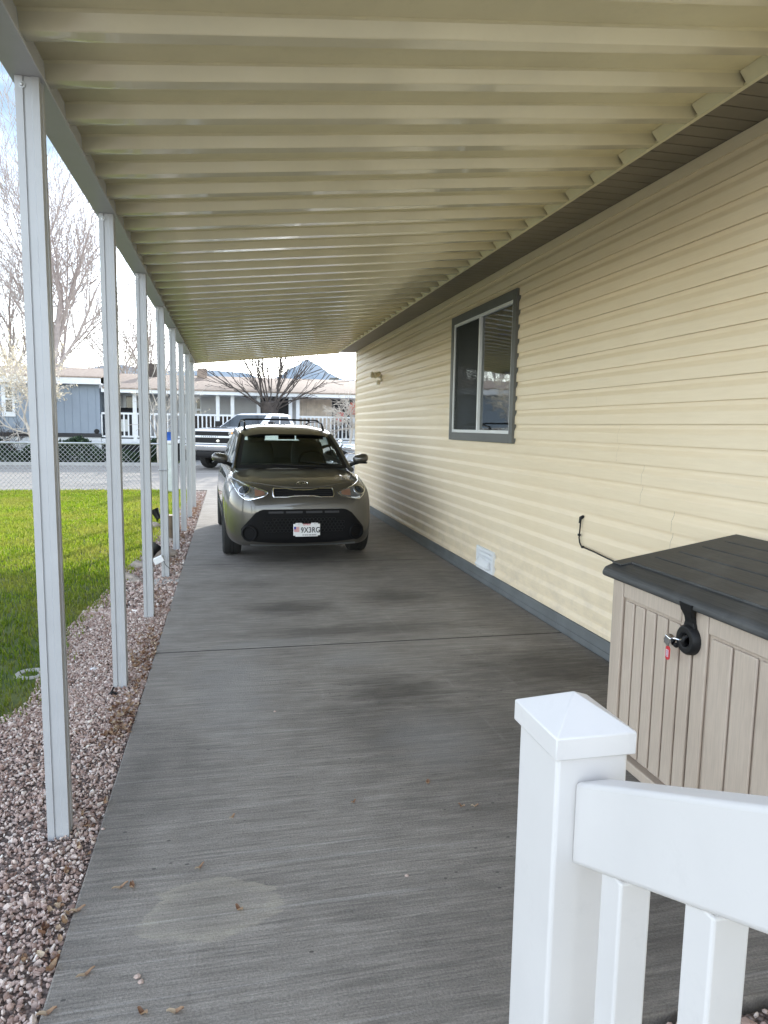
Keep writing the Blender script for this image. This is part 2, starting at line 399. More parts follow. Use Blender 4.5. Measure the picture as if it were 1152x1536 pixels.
def text_mesh(body, size, name, mat, parent, mtx, depth=.001, bold=0, spacing=1, xs=1):
    cu = bpy.data.curves.new(name, 'FONT'); cu.body = body; cu.size = size; cu.extrude = depth; cu.align_x = 'CENTER'; cu.align_y = 'CENTER'; cu.offset = bold; cu.space_character = spacing
    t = bpy.data.objects.new(name, cu); COL.objects.link(t); bpy.context.view_layer.update()
    dg = bpy.context.evaluated_depsgraph_get(); me = bpy.data.meshes.new_from_object(t.evaluated_get(dg))
    bpy.data.objects.remove(t); me.name = name
    me.transform(mtx @ Matrix.Diagonal((xs, 1, 1, 1))); me.materials.clear(); me.materials.append(MT[mat])
    o = bpy.data.objects.new(name, me); COL.objects.link(o); o.parent = parent; return o
def interp(x, pts):
    if x <= pts[0][0]: return pts[0][1]
    for (a, b), (c, d) in zip(pts, pts[1:]):
        if x <= c: return b+(d-b)*(x-a)/(c-a)
    return pts[-1][1]
def sinterp(x, pts):                                     # smooth (Catmull-Rom style monotone enough for body lines)
    xs = [p[0] for p in pts]; ys = [p[1] for p in pts]
    if x <= xs[0]: return ys[0]
    if x >= xs[-1]: return ys[-1]
    i = max(k for k in range(len(xs)) if xs[k] <= x); i = min(i, len(xs)-2)
    def sl(k):
        if k == 0: return (ys[1]-ys[0])/(xs[1]-xs[0])
        if k == len(xs)-1: return (ys[-1]-ys[-2])/(xs[-1]-xs[-2])
        a = (ys[k]-ys[k-1])/(xs[k]-xs[k-1]); b = (ys[k+1]-ys[k])/(xs[k+1]-xs[k])
        return 0 if a*b <= 0 else 2*a*b/(a+b)
    h = xs[i+1]-xs[i]; t = (x-xs[i])/h
    return (2*t**3-3*t*t+1)*ys[i]+(t**3-2*t*t+t)*h*sl(i)+(-2*t**3+3*t*t)*ys[i+1]+(t**3-t*t)*h*sl(i+1)

# ------------------------------------------------------------------ world and sun
SUN_AZ = math.radians(19); SUN_EL = math.radians(22.5)
w = bpy.data.worlds.new('World'); sc.world = w; w.use_nodes = True
nt = w.node_tree; bg = nt.nodes['Background']
sky = nt.nodes.new('ShaderNodeTexSky'); sky.sky_type = 'NISHITA'; sky.sun_disc = False
sky.sun_elevation = SUN_EL; sky.sun_rotation = SUN_AZ; sky.air_density = 1.0; sky.dust_density = .35; sky.ozone_density = 1.2
hs = nt.nodes.new('ShaderNodeHueSaturation'); hs.inputs['Saturation'].default_value = .5      # the camera's white balance for open shade
nt.links.new(sky.outputs[0], hs.inputs['Color']); bg.inputs[1].default_value = .70
# sky kept over-bright to fill the shade; pale blue mixed in at upper left
def wn(t, **kw):
    n = nt.nodes.new(t)
    for k, v in kw.items(): setattr(n, k, v)
    return n
def wm(op, a, b_):
    n = wn('ShaderNodeMath', operation=op)
    for k, x in enumerate((a, b_)):
        if isinstance(x, (int, float)): n.inputs[k].default_value = x
        else: nt.links.new(x, n.inputs[k])
    return n.outputs[0]
tcw = wn('ShaderNodeTexCoord'); dt = wn('ShaderNodeVectorMath', operation='DOT_PRODUCT'); nt.links.new(tcw.outputs['Generated'], dt.inputs[0])
hd = Vector((math.sin(math.radians(-21))*math.cos(math.radians(29)), math.cos(math.radians(-21))*math.cos(math.radians(29)), math.sin(math.radians(29)))); dt.inputs[1].default_value = hd
cn = wn('ShaderNodeTexNoise'); mpw = wn('ShaderNodeMapping'); mpw.inputs['Scale'].default_value = (1, 1, 2.2); nt.links.new(tcw.outputs['Generated'], mpw.inputs[0]); nt.links.new(mpw.outputs[0], cn.inputs['Vector']); cn.inputs['Scale'].default_value = 5; cn.inputs['Detail'].default_value = 7; cn.inputs['Roughness'].default_value = .6
ang = wm('ADD', dt.outputs['Value'], wm('MULTIPLY', wm('SUBTRACT', cn.outputs['Fac'], .5), .16))
mr = wn('ShaderNodeMapRange', interpolation_type='SMOOTHSTEP'); nt.links.new(ang, mr.inputs[0]); mr.inputs[1].default_value = .90; mr.inputs[2].default_value = 1.0; mr.inputs[3].default_value = 0; mr.inputs[4].default_value = 1
mxw = wn('ShaderNodeMix', data_type='RGBA'); nt.links.new(mr.outputs[0], mxw.inputs[0]); nt.links.new(hs.outputs[0], mxw.inputs[6]); mxw.inputs[7].default_value = (.80, 1.12, 1.5, 1)
nt.links.new(mxw.outputs[2], bg.inputs[0])
sl = bpy.data.lights.new('sun', 'SUN'); sl.energy = 5.0; sl.angle = math.radians(.53); sl.color = (1, .94, .84)
so = bpy.data.objects.new('sun', sl); COL.objects.link(so); so.location = (20, 60, 40)
sd = Vector((math.sin(SUN_AZ)*math.cos(SUN_EL), math.cos(SUN_AZ)*math.cos(SUN_EL), math.sin(SUN_EL)))
so.rotation_euler = sd.to_track_quat('Z', 'Y').to_euler()
sc.view_settings.view_transform = 'Standard'; sc.view_settings.look = 'None'; sc.view_settings.exposure = 0; sc.view_settings.gamma = 1.0
sc.cycles.max_bounces = 10; sc.cycles.diffuse_bounces = 6; sc.cycles.transparent_max_bounces = 12

# ------------------------------------------------------------------ the setting
b = MB(); b.grid(lambda u, v: ((u-.5)*16000, -4000+v*16000, -.10), 4, 4); struct(b.build('ground', 'ground'))
LAWN = [(2.6, -1.75), (3.3, -1.6), (3.7, -1.32), (3.9, -1.19), (4.16, -1.07), (4.8, -1.14), (5.4, -1.19), (5.87, -1.15), (6.7, -1.10), (7.5, -1.05), (8.5, -1.02), (10.5, -.98), (13.3, -.95), (15.8, -.84), (17.6, -.8)]
b = MB()
ys = np.linspace(-3, 17.35, 90)
for i in range(len(ys)-1):
    y0, y1 = ys[i], ys[i+1]
    b.add([(-14, y0, -.024), (-.45, y0, -.020), (-.45, y1, -.020), (-14, y1, -.024)], [(0, 1, 2, 3)])
struct(b.build('gravel_bed', 'gravel_bed'))
b = MB(); yl = [2.6+.12*i for i in range(123)]
for y0, y1 in zip(yl, yl[1:]):
    e0 = sinterp(y0, LAWN)+.025*math.sin(y0*13)+.02*math.sin(y0*29); e1 = sinterp(y1, LAWN)+.025*math.sin(y1*13)+.02*math.sin(y1*29)
    b.add([(-13.5, y0, -.008), (e0, y0, -.012), (e1, y1, -.012), (-13.5, y1, -.008)], [(0, 1, 2, 3)])
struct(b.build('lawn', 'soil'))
# slab in bays with tooled joints, bays as one sheet per pour
joints = [4.92, 8.04, 11.15, 14.28, 17.38]
b = MB(); SL, SR = -.505, 2.53
b.prism([(SL, -1.2), (.95, -1.2), (.95, 1.53), (SR, 1.53), (SR, 4.910), (SL, 4.910)], 2, -.12, 0)
for y0, y1 in zip(joints, joints[1:]): b.box((SL, y0+.010, -.12), (SR, y1-.010, 0))
struct(b.build('driveway', 'concrete', bevel=.007, seg=2))
b = MB()
for y in joints[:-1]: b.box((SL+.002, y-.0098, -.02), (SR-.002, y+.0098, -.0025))
struct(b.build('driveway_joint', simple('joint_dirt', (.045, .04, .036), .95, 0, .4, 30)))
b = MB(); b.box((-.49, -1.1, -.13), (.93, 1.55, -.012)); b.box((-.49, 1.55, -.13), (2.52, 17.3, -.012)); b.v = [(x, y, z) for x, y, z in b.v]
struct(b.build('driveway_base', 'gap'))
# street, far kerb, far verge
b = MB(); b.box((-60, 17.40, -.2), (60, 27.6, -.004)); struct(b.build('street', 'asphalt'))
b = MB(); b.box((-60, 27.6, -.2), (-1.9, 27.78, .11)); b.box((6.5, 27.6, -.2), (60, 27.78, .11)); struct(b.build('far_kerb', 'kerb', bevel=.02))
b = MB(); b.box((-60, 27.78, -.2), (60, 60, .02)); struct(b.build('far_verge', 'soil'))
b = MB(); b.box((-1.9, 27.62, -.2), (6.5, 40, .03)); struct(b.build('far_driveway', 'kerb'))
# bare earth and a footing beside the slab end
b = MB(); b.grid(lambda u, v: (.96+u*1.6, 1.51-v*1.7, -.035+.03*math.sin(u*37)*math.sin(v*23)), 14, 14); struct(b.build('earth_patch', 'gravel_bed'))
b = MB(); b.box((1.06, .4, -.12), (1.34, 1.44, -.008)); struct(b.build('path', 'concrete', bevel=.01))
# mountains
def ridge(name, pts, Y, depth):
    P = [at(u, v, Y) for u, v in pts]; b = MB(); n = 70
    xs = np.linspace(P[0][0], P[-1][0], n); prof = [(p[0], p[2]) for p in P]
    rows = []
    for j, (t, k) in enumerate([(0, 1.0), (-.25, .72), (-.5, .42), (-.8, .15), (-1, -.02)]):
        rows.append([(x+ (0 if j == 0 else 60*math.sin(i*1.7+j)), Y+t*depth+ (0 if j == 0 else 90*math.sin(i*.9+j*2)), max(-5, interp(x, prof)*k*(1+.012*math.sin(i*1.3+j*1.3)))) for i, x in enumerate(xs)])
    vs = [p for r in rows for p in r]
    b.add(vs, [(j*n+i, j*n+i+1, (j+1)*n+i+1, (j+1)*n+i) for j in range(4) for i in range(n-1)])
    # far slope closes the hill behind
    bk = [(x, Y+depth*.5, -5) for x in xs]
    b.add(rows[0]+bk, [(i, i+1, n+i+1, n+i) for i in range(n-1)])
    return struct(b.build(name, 'mountain', smooth=60))
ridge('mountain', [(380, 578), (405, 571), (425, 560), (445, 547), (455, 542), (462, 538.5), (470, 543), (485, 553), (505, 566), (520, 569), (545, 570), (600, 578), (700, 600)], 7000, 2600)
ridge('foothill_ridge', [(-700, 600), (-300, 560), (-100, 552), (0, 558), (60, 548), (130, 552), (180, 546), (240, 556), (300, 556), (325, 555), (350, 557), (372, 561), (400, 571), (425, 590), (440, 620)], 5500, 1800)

# ------------------------------------------------------------------ gravel stones, grass, leaves
def ico():
    bm = bmesh.new(); bmesh.ops.create_icosphere(bm, subdivisions=1, radius=1)
    V = np.array([v.co[:] for v in bm.verts]); Fc = np.array([[v.index for v in f.verts] for f in bm.faces]); bm.free(); return V, Fc
IV, IF = ico()
def stones(P, size, name):
    n = len(P); S = size*np.stack([rng.uniform(.75, 1.45, n), rng.uniform(.6, 1.05, n), rng.uniform(.35, .7, n)], 1)
    J = 1+rng.uniform(-.28, .28, (n, len(IV), 1))
    V = IV[None]*J*S[:, None, :]
    q = rng.normal(size=(n, 4)); q[:, 1:3] *= .45; q /= np.linalg.norm(q, axis=1, keepdims=True)
    wq, x, y, z = q[:, 0], q[:, 1], q[:, 2], q[:, 3]
    Rm = np.stack([1-2*(y*y+z*z), 2*(x*y-z*wq), 2*(x*z+y*wq), 2*(x*y+z*wq), 1-2*(x*x+z*z), 2*(y*z-x*wq), 2*(x*z-y*wq), 2*(y*z+x*wq), 1-2*(x*x+y*y)], 1).reshape(n, 3, 3)
    V = np.einsum('nij,nkj->nki', Rm, V)+P[:, None, :]
    Fc = IF[None]+(np.arange(n)*len(IV))[:, None, None]
    return struct(numpy_mesh(name, V.reshape(-1, 3), Fc.reshape(-1, 3), 'stones'), 'stuff')
def strip_pts(n, y0, y1, far):
    out = []
    while len(out) < n:
        y = y0+(y1-y0)*random.random()**far; e = sinterp(y, LAWN) if y > 2.6 else -2.2
        x = random.uniform(e-.06 if y > 3.6 else -1.9, -.51)
        if y < 3.6 and x < e: pass
        out.append((x, y, -.017+random.random()*.013))
    return np.array(out)
Ps = np.concatenate([strip_pts(44000, 1.3, 6.2, 1.15), strip_pts(12000, 5.8, 17.2, 1.2)])
sz = np.where(Ps[:, 1] < 6, rng.gamma(8, .00086, len(Ps)), rng.gamma(8, .0016, len(Ps)))[:, None]
stones(Ps, sz, 'gravel')
P2 = np.array([(random.uniform(1.0, 2.5), random.uniform(.6, 1.5), -.03+random.random()*.02) for _ in range(1500)])
P2 = P2[~((P2[:, 0] > 1.05) & (P2[:, 0] < 1.35) & (P2[:, 1] < 1.45))]
stones(P2, rng.gamma(5, .0024, len(P2))[:, None], 'gravel')

def grass():
    pts = []
    while len(pts) < 150000:
        n = 60000; y = 2.7+(17.25-2.7)*rng.random(n)**.9; x = -rng.random(n)*8.5-.75
        e = np.array([interp(a, LAWN) for a in y])+.03*np.sin(y*13)+.025*np.sin(y*29)+rng.normal(0, .055, n)
        ok = (x < e) & ((x > -.36*y-.6) | (rng.random(n) < .25))
        pts += list(zip(x[ok], y[ok]))
    P = np.array(pts[:150000]); n = len(P)
    clump = .6+.8*rng.random(n)**1.5
    h = (.028+.0018*P[:, 1])*clump; wd = .0022+.0004*P[:, 1]
    a = rng.random(n)*2*PI; lean = rng.random(n)*.8; la = rng.random(n)*2*PI
    dx, dy = np.cos(a)*wd, np.sin(a)*wd
    base = np.stack([P[:, 0], P[:, 1], np.full(n, -.012)], 1)
    mid = base+np.stack([np.cos(la)*lean*h*.3, np.sin(la)*lean*h*.3, h*.6], 1)
    tip = base+np.stack([np.cos(la)*lean*h, np.sin(la)*lean*h, h*(1.05-.4*lean)], 1)
    side = np.stack([dx, dy, np.zeros(n)], 1)
    V = np.stack([base-side, base+side, mid+side*.75, mid-side*.75, tip+side*.15, tip-side*.15], 1)
    Fq = np.array([[0, 1, 2, 3], [3, 2, 4, 5]])[None]+(np.arange(n)*6)[:, None, None]
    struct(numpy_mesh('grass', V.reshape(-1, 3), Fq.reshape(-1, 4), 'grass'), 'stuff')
grass()

def leaf_mb(b, p, L, W, yaw, curl, tilt=0.15):
    R = Matrix.Rotation(yaw, 3, 'Z') @ Matrix.Rotation(tilt, 3, 'X')
    def fn(u, v):
        t = u-.5; s = (v-.5)*2; wdt = W*math.sin(PI*min(.97, max(.03, u)))**.7*.5
        q = R @ Vector((t*L, s*wdt, curl*(s*s*W*.6+t*t*L*.8)+.002+.004*math.sin(u*9)))
        return (p[0]+q.x, p[1]+q.y, p[2]+q.z)
    b.grid(fn, 6, 4)
b = MB()
for (u, v, n, sp) in [(218, 992, 60, .10), (228, 965, 45, .09), (184, 1095, 50, .07), (190, 1075, 25, .08), (262, 845, 60, .16), (270, 815, 70, .25), (276, 800, 45, .25), (240, 905, 30, .15), (112, 1365, 8, .06), (75, 1470, 12, .08), (145, 1245, 8, .08), (205, 1030, 16, .12), (292, 770, 120, .55), (298, 758, 120, .7)]:
    g = gnd(u, v, -.02)
    for _ in range(n):
        y = g[1]+random.gauss(0, sp*1.8); x = min(-.515, g[0]+random.gauss(-.02, .045))
        leaf_mb(b, (x, y, -.012+random.random()*.015), random.uniform(.02, .05), random.uniform(.01, .02), random.random()*6.3, random.uniform(.2, 1.2), random.uniform(-.5, .5))
struct(b.build('leaf_litter', 'leaf_brown', recalc=False), 'stuff')
LEAVES = [((180, 1332), .055, .012, .5, 'pale narrow dry leaf lying on the concrete just left of a shorter brown leaf'),
          ((198, 1331), .035, .018, 1.9, 'short brown dry leaf lying on the concrete left of the pale patch'),
          ((116, 1367), .05, .014, .4, 'long brown leaf on the driveway edge beside the gravel'),
          ((358, 1365), .035, .016, 2.3, 'curled tan leaf lying inside the pale patch on the concrete'),
          ((299, 1302), .045, .010, .8, 'thin pale twig-like leaf on the concrete above the pale patch'),
          ((348, 1227), .035, .011, .9, 'small grey leaf alone on the bare concrete below the near joint'),
          ((128, 1463), .055, .012, .6, 'pale slender leaf on the concrete near the bottom left corner'),
          ((213, 1521), .035, .016, 2.5, 'tan leaf at the bottom of the picture, left of an orange-brown one'),
          ((263, 1519), .045, .015, 0, 'orange-brown leaf at the bottom of the picture'),
          ((641, 1175), .03, .018, 1.0, 'rust brown leaf on the concrete left of the white railing post'),
          ((692, 1210), .03, .012, 2.4, 'curled tan leaf, left of the close pair beside the white post'),
          ((712, 1210), .035, .010, 0, 'flat tan leaf, right of the close pair beside the white post'),
          ((530, 1204), .03, .010, .7, 'small grey-green leaf in the middle of the concrete drive'),
          ((70, 1522), .05, .016, .3, 'pale leaf on the concrete edge in the bottom left corner')]
for (u, v), L, W, a, lab in LEAVES:
    g = gnd(u, v, 0.0); b = MB(); leaf_mb(b, (0, 0, 0), L, W, a, .6)
    o = b.build('dry_leaf', 'leaf_brown', recalc=False); o.location = (g[0], g[1], .001); tag(o, lab, 'leaf', 'dry leaves scattered on the concrete drive')
for (u, v), s, lab in [((154, 1243), .007, 'white pebble on the slab edge near the first post'), ((206, 1464), .009, 'grey pebble cluster stone at the slab edge near the bottom left'), ((211, 1472), .008, 'smaller grey pebble touching another at the slab edge near the bottom left'), ((610, 1313), .008, 'tiny white pebble on the open concrete left of the railing post'), ((412, 1067), .007, 'tiny white pebble on the concrete drive below the near joint')]:
    g = gnd(u, v, s*.5); Vv = IV*np.array([1.2, .9, .6])*s*(1+rng.uniform(-.2, .2, (len(IV), 1)))
    o = numpy_mesh('pebble', Vv, IF, 'stones'); o.location = (g[0], g[1], s*.45); tag(o, lab, 'pebble', 'stray pebbles on the concrete drive')

# ------------------------------------------------------------------ carport
CP = thing('carport', 'long cream aluminium patio cover with ribbed roof pans on eight white fluted posts', 'carport', (-.65, 8, 0))
OFF = Vector((.65, -8, 0))
def loc(b): b.v = [(x+OFF.x, y+OFF.y, z) for x, y, z in b.v]; return b
PER = .317; XL, XR = -.605, 2.17
def rz(x): return 2.745+.105*(x+.6)                     # underside of the ribs
prof = [(0, .050), (.010, .0505), (.212, .0505), (.215, .0555), (.221, .0555), (.224, .050), (.231, .046), (.248, .003), (.2505, .0), (.3085, 0), (.3115, .003), (.3165, .050)]
def pan():
    b = MB(); xs = [XL, XL+.3, XL+1.0, XL+1.7, XL+2.3, XR]; n = len(prof)
    vs = [(x, y, rz(x)+z) for x in xs for y, z in prof]
    for i in range(len(xs)-1):
        for k in range(n-1): b.f.append((i*n+k, i*n+k+1, (i+1)*n+k+1, (i+1)*n+k)); b.m.append(1 if 6 <= k <= 9 else 0)
    b.v = vs
    return b
pb = pan(); y_first = 2.86-PER*4; pb.v = [(x+OFF.x, y, z) for x, y, z in pb.v]
p0 = pb.build('roof_panel', ['awning', 'awning_rib'], CP, smooth=8, solid=.0012, recalc=False)
p0.modifiers['solid'].offset = 1
n_pan = int((14.28-y_first)/PER)
z_ = rz(2.12); b = MB(); b.add([(2.115+OFF.x, .002, z_+.048), (2.115+OFF.x, .222, z_+.048), (2.154+OFF.x, .222, z_+.002), (2.154+OFF.x, .002, z_+.002)], [(0, 1, 2, 3)])
b.build('closure_strip', 'awning', p0)
for k in range(n_pan):
    o = p0 if k == 0 else dup(p0, CP)
    o.location = (0, y_first+k*PER+OFF.y+.001, 0)
y_end = y_first+n_pan*PER
b = MB()                                                # outer C-beam carrying the pans
b.prism([(-.708, 2.725), (-.600, 2.725), (-.600, 2.740), (-.6035, 2.743), (-.6035, 2.905), (-.708, 2.895)], 1, y_first, y_end+.02)
loc(b).build('beam', 'post', CP, bevel=.0015, seg=1)
b = MB()                                                # front lip trim at the far end
for (xa, xb) in ((-.70, 2.2),):
    b.add([(xa, y_end+.003, rz(xa)-.012), (xb, y_end+.003, rz(xb)-.012), (xb, y_end+.003, rz(xb)+.095), (xa, y_end+.003, rz(xa)+.095),
           (xa, y_end+.019, rz(xa)-.012), (xb, y_end+.019, rz(xb)-.012), (xb, y_end+.019, rz(xb)+.095), (xa, y_end+.019, rz(xa)+.095)],
          [(0, 1, 2, 3), (4, 7, 6, 5), (0, 4, 5, 1), (3, 2, 6, 7), (0, 3, 7, 4), (1, 5, 6, 2)])
loc(b).build('end_trim', 'awning', CP)
b = MB()                                                # hanger rail and foam closures against the house
b.box((2.155, y_first, 3.032), (2.178, y_end, 3.046))
loc(b).build('hanger_rail', 'awning', CP)
posts_y = [2.765+1.585*k for k in range(8)]
def post():
    b = MB(); s = .038
    face = [(-1, 0), (-.36, 0), (-.34, -.007), (-.25, -.007), (-.22, -.0035), (.34, -.0035), (.40, 0), (1, 0)]
    poly = []
    for k in range(4):
        c, sn = round(math.cos(k*PI/2)), round(math.sin(k*PI/2))
        for t, d in face[:-1]:
            x, y = t*s, -(s+d); poly.append((x*c-y*sn, x*sn+y*c))
    b.prism(poly, 2, -.06, 2.724)
    return b
po = post().build('post', 'post', CP, smooth=30)
bb = MB()
for sx in (-.016,):
    bb.lathe([(0, .007), (.004, .0065), (.006, .004), (.0065, 0), (.011, 0), (.011, -.002)], (sx, -.0385, 2.695), (0, -1, 0), 10)
bo = bb.build('bolt', 'steel', po)
for k, y in enumerate(posts_y):
    o = po if k == 0 else dup(po, CP)
    o.location = (-.65+OFF.x, y+OFF.y, 0)
b = MB(); b.tube([(-.045, -.045, 1.10), (.045, -.045, 1.10), (.045, .045, 1.10), (-.045, .045, 1.10), (-.045, -.045, 1.10)], .006, 6)
st = b.build('strap', 'steel'); st.location = (-.65, posts_y[3], 0); tag(st, 'thin metal strap tied round the fourth white carport post', 'strap')

# ------------------------------------------------------------------ the home with cream siding
HW = 2.557
HM = thing('mobile_home', 'manufactured home with cream dutch-lap vinyl siding and dark grey skirting along the drive', 'house', (6, 6, 0))
HO = Vector((-6, -6, 0))
def hl(b): b.v = [(x+HO.x, y+HO.y, z) for x, y, z in b.v]; return b
Y0, Y1 = -3.5, 14.31
b = MB(); b.box((HW+.016, Y0, .0), (10.5, Y1, 3.3)); hl(b).build('wall', 'gap', HM)
CR = .127; zb0 = .090
b = MB()
def siding_strip(ya, yb, z, top, bot, skew):
    # one panel = two courses; x measured outwards from the wall plane
    pr = []
    for c in (0, 1):
        zb = z+c*CR
        pr += [(.004, zb), (.0168, zb), (.0170, zb+.004), (.0168, zb+.066), (.0158, zb+.070), (.0030, zb+.099), (.0020, zb+.106), (.0018, zb+CR)]
    pr = [(x, min(max(zz, bot), top)) for x, zz in pr]
    n = len(pr); segs = 1
    vs = [(HW+.0105-x-(0 if k == 0 else .0032), y, zz) for k, y in enumerate((ya, yb)) for x, zz in pr]
    # seam edge: curve of the cove shows as a bent line
    b.add(vs, [(i, i+1, n+i+1, n+i) for i in range(n-1)])
for r in range(13):
    z = zb0+r*2*CR - CR*0
    s0 = 8.576+(z+.12-1.804)*1.31
    cuts = [Y0]+sorted(s0+3.86*k+random.uniform(-.05, .05) for k in range(-6, 4) if Y0 < s0+3.86*k < Y1)+[Y1]
    for a, c in zip(cuts, cuts[1:]):
        a += .003; c -= .003; w0, w1 = 6.045+.02, 7.93-.02
        if z+2*CR < 1.44 or z > 2.82 or c < w0 or a > w1: siding_strip(a, c, z, 3.078, .128, 0); continue
        if a < w0: siding_strip(a, w0, z, 3.078, .128, 0)
        if c > w1: siding_strip(w1, c, z, 3.078, .128, 0)
        ya, yb = max(a, w0), min(c, w1)
        if z < 1.46: siding_strip(ya, yb, z, 1.46, .128, 0)
        if z+2*CR > 2.80: siding_strip(ya, yb, z, 3.078, 2.80, 0)
hl(b).build('siding', 'siding', HM, smooth=6, recalc=False)
b = MB()                                                # corner post, starter and top trim
b.box((HW-.012, Y1, .12), (HW+.10, Y1+.02, 3.08)); b.box((HW-.0075, Y1-.07, .12), (HW+.01, Y1-.0005, 3.08))
hl(b).build('corner_post', 'siding', HM, bevel=.003)
b = MB(); y = Y0
while y < Y1:
    b.box((HW-.014, y+.001, -.05), (HW+.012, min(y+1.22, Y1)-.001, .124)); b.box((HW-.022, y+.001, -.05), (HW-.0145, min(y+1.22, Y1)-.001, .045)); y += 1.22
hl(b).build('skirting', 'skirt', HM, bevel=.002, seg=1)
b = MB(); y = Y0
while y < 14.5:
    b.box((2.195, y+.006, 3.080), (HW+.015, y+.1105, 3.096)); y += .113
b.box((2.195, Y0, 3.09), (HW+.015, 14.6, 3.11), 1)
hl(b).build('soffit', ['soffit', 'gap'], HM, bevel=.0015, seg=1)
b = MB(); b.box((2.158, Y0, 3.048), (2.195, 14.6, 3.22)); b.box((2.1535, Y0, 3.0695), (2.1575, 14.6, 3.20))
hl(b).build('fascia', 'fascia', HM, bevel=.002, seg=1)
b = MB(); b.prism([(2.10, 3.225), (6.6, 4.15), (11.1, 3.225), (11.1, 3.18), (6.6, 4.09), (2.10, 3.18)], 1, Y0-.3, 14.65)
hl(b).build('roof', 'roof_shingle', HM)
# window
WY0, WY1, WZ0, WZ1 = 6.045, 7.93, 1.44, 2.82
b = MB(); T = .085; xo = HW-.034
b.box((xo, WY0, WZ0), (HW+.015, WY0+T, WZ1)); b.box((xo, WY1-T, WZ0), (HW+.015, WY1, WZ1))
b.box((xo, WY0+T, WZ1-T), (HW+.015, WY1-T, WZ1)); b.box((xo, WY0+T, WZ0), (HW+.015, WY1-T, WZ0+T))
win = hl(b).build('window', 'trim', HM, bevel=.003)
b = MB(); a0, a1, c0, c1 = WY0+T, WY1-T, WZ0+T, WZ1-T; t = .032; x0, x1 = HW-.028, HW+.012; ym = 7.0
b.box((x0, a0, c1-t), (x1, a1, c1)); b.box((x0, a0, c0), (x1, a1, c0+t)); b.box((x0, a0, c0+t), (x1, a0+t*.6, c1-t)); b.box((x0, a1-t, c0+t), (x1, a1, c1-t)); b.box((x0-.004, ym-.016, c0+.01), (x1, ym+.016, c1-.01))
hl(b).build('sash', 'white_trim', win, bevel=.003)
b = MB(); b.add([(HW-.002, a0+t*.6, c0+t), (HW-.002, ym-.016, c0+t), (HW-.002, ym-.016, c1-t), (HW-.002, a0+t*.6, c1-t)], [(0, 3, 2, 1)])
hl(b).build('pane', 'window_glass', win)
b = MB(); b.add([(HW-.002, ym+.016, c0+t), (HW-.002, a1-t, c0+t), (HW-.002, a1-t, c1-t), (HW-.002, ym+.016, c1-t)], [(0, 3, 2, 1)])
hl(b).build('pane', 'window_glass', win)
b = MB(); n = 46
for i in range(n+1):
    y = ym+.02+(a1-t-ym-.024)*i/n; b.box((HW-.0145, y-.0036, c0+t), (HW-.0130, y+.0036, c1-t))
for i in range(70):
    z = c0+t+(c1-c0-2*t)*(i+.5)/70; b.box((HW-.0128, ym+.016, z-.0036), (HW-.0115, a1-t, z+.0036))
hl(b).build('insect_screen', 'screen', win)
b = MB(); b.add([(HW+.0155, a0, c0), (HW+.0155, a1, c0), (HW+.0155, a1, c1), (HW+.0155, a0, c1)], [(0, 3, 2, 1)]); b.box((HW+.0045, ym, c0), (HW+.012, ym+.05, c1), 1)
hl(b).build('blind', ['dark_room', 'white_trim'], win)
# vent
vt = thing('wall_vent', 'white louvred vent hood on the lower siding below the window', 'vent', (HW, 6.645, .25))
b = MB(); b.box((-.022, -.235, -.115), (0, .245, .115)); b.box((-.03, -.235, .098), (-.0225, .245, .115)); b.box((-.03, -.235, -.115), (-.0225, -.215, .0975)); b.box((-.03, .225, -.115), (-.0225, .245, .0975)); b.box((-.03, -.214, -.115), (-.0225, .224, -.098))
b.build('frame', 'white_trim', vt, bevel=.003)
b = MB()
for i in range(4):
    z = .075-i*.045; b.box((-.05, -.17, z-.004), (-.024, .2, z+.002), 0, Matrix.Rotation(.5, 3, 'Y'))
b.build('louvre', 'white_trim', vt)
b = MB(); b.prism([(-.026, .0), (-.075, -.06), (-.075, -.07), (-.026, -.085)], 1, -.14, .16); b.build('hood', 'white_trim', vt, bevel=.003)
# cable and flood light
cb = thing('cable', 'thin dark cable leaving the siding and drooping behind the storage box', 'cable', (HW-.012, 4.71, .92))
pts = [(.012, 0, .012), (-.008, 0, .0), (-.012, 0, -.03), (-.012, .005, -.09), (-.012, .01, -.14), (-.013, -.005, -.175), (-.014, -.03, -.195), (-.014, -.07, -.2), (-.014, -.2, -.205), (-.014, -.45, -.222), (-.014, -1.2, -.26), (-.014, -1.5, -.28)]
b = MB(); b.tube(pts, .0055, 8); b.build('sheath', 'black_plastic', cb)
b = MB(); b.tube([(.01, 0, .02), (-.014, 0, .012), (-.018, 0, -.03)], [.012, .011, .008], 8)
b.build('grommet', 'black_plastic', cb)
for p in ((-.012, .008, -.118), (-.014, -.055, -.199)): b = MB(); b.box((p[0]-.01, p[1]-.010, p[2]-.008), (p[0]+.008, p[1]+.01, p[2]+.008)); b.build('clip', 'black_plastic', cb, bevel=.002)
fl = thing('flood_light', 'cream twin flood light mounted high on the siding near the far corner', 'light', (HW, 11.85, 2.40))
b = MB(); b.lathe([(0, .03), (.03, .03), (.055, .022), (.06, 0)], (0, 0, 0), (-1, 0, 0), 18); b.build('base_plate', 'cream_lamp', fl)
for s in (-1, 1):
    b = MB(); c = Vector((-.10, s*.10, .05)); ax = Vector((-.75, s*.35, -.35 if s < 0 else .1))
    b.tube([(-.02, 0, 0), (-.06, s*.05, .02), tuple(c)], [.014, .012, .014], 8); b.lathe([(0, -.06), (.03, -.055), (.036, -.01), (.055, .06), (.05, .065), (.044, .03), (0, .02)], c, ax, 16)
    b.build('lamp_head', 'cream_lamp', fl)
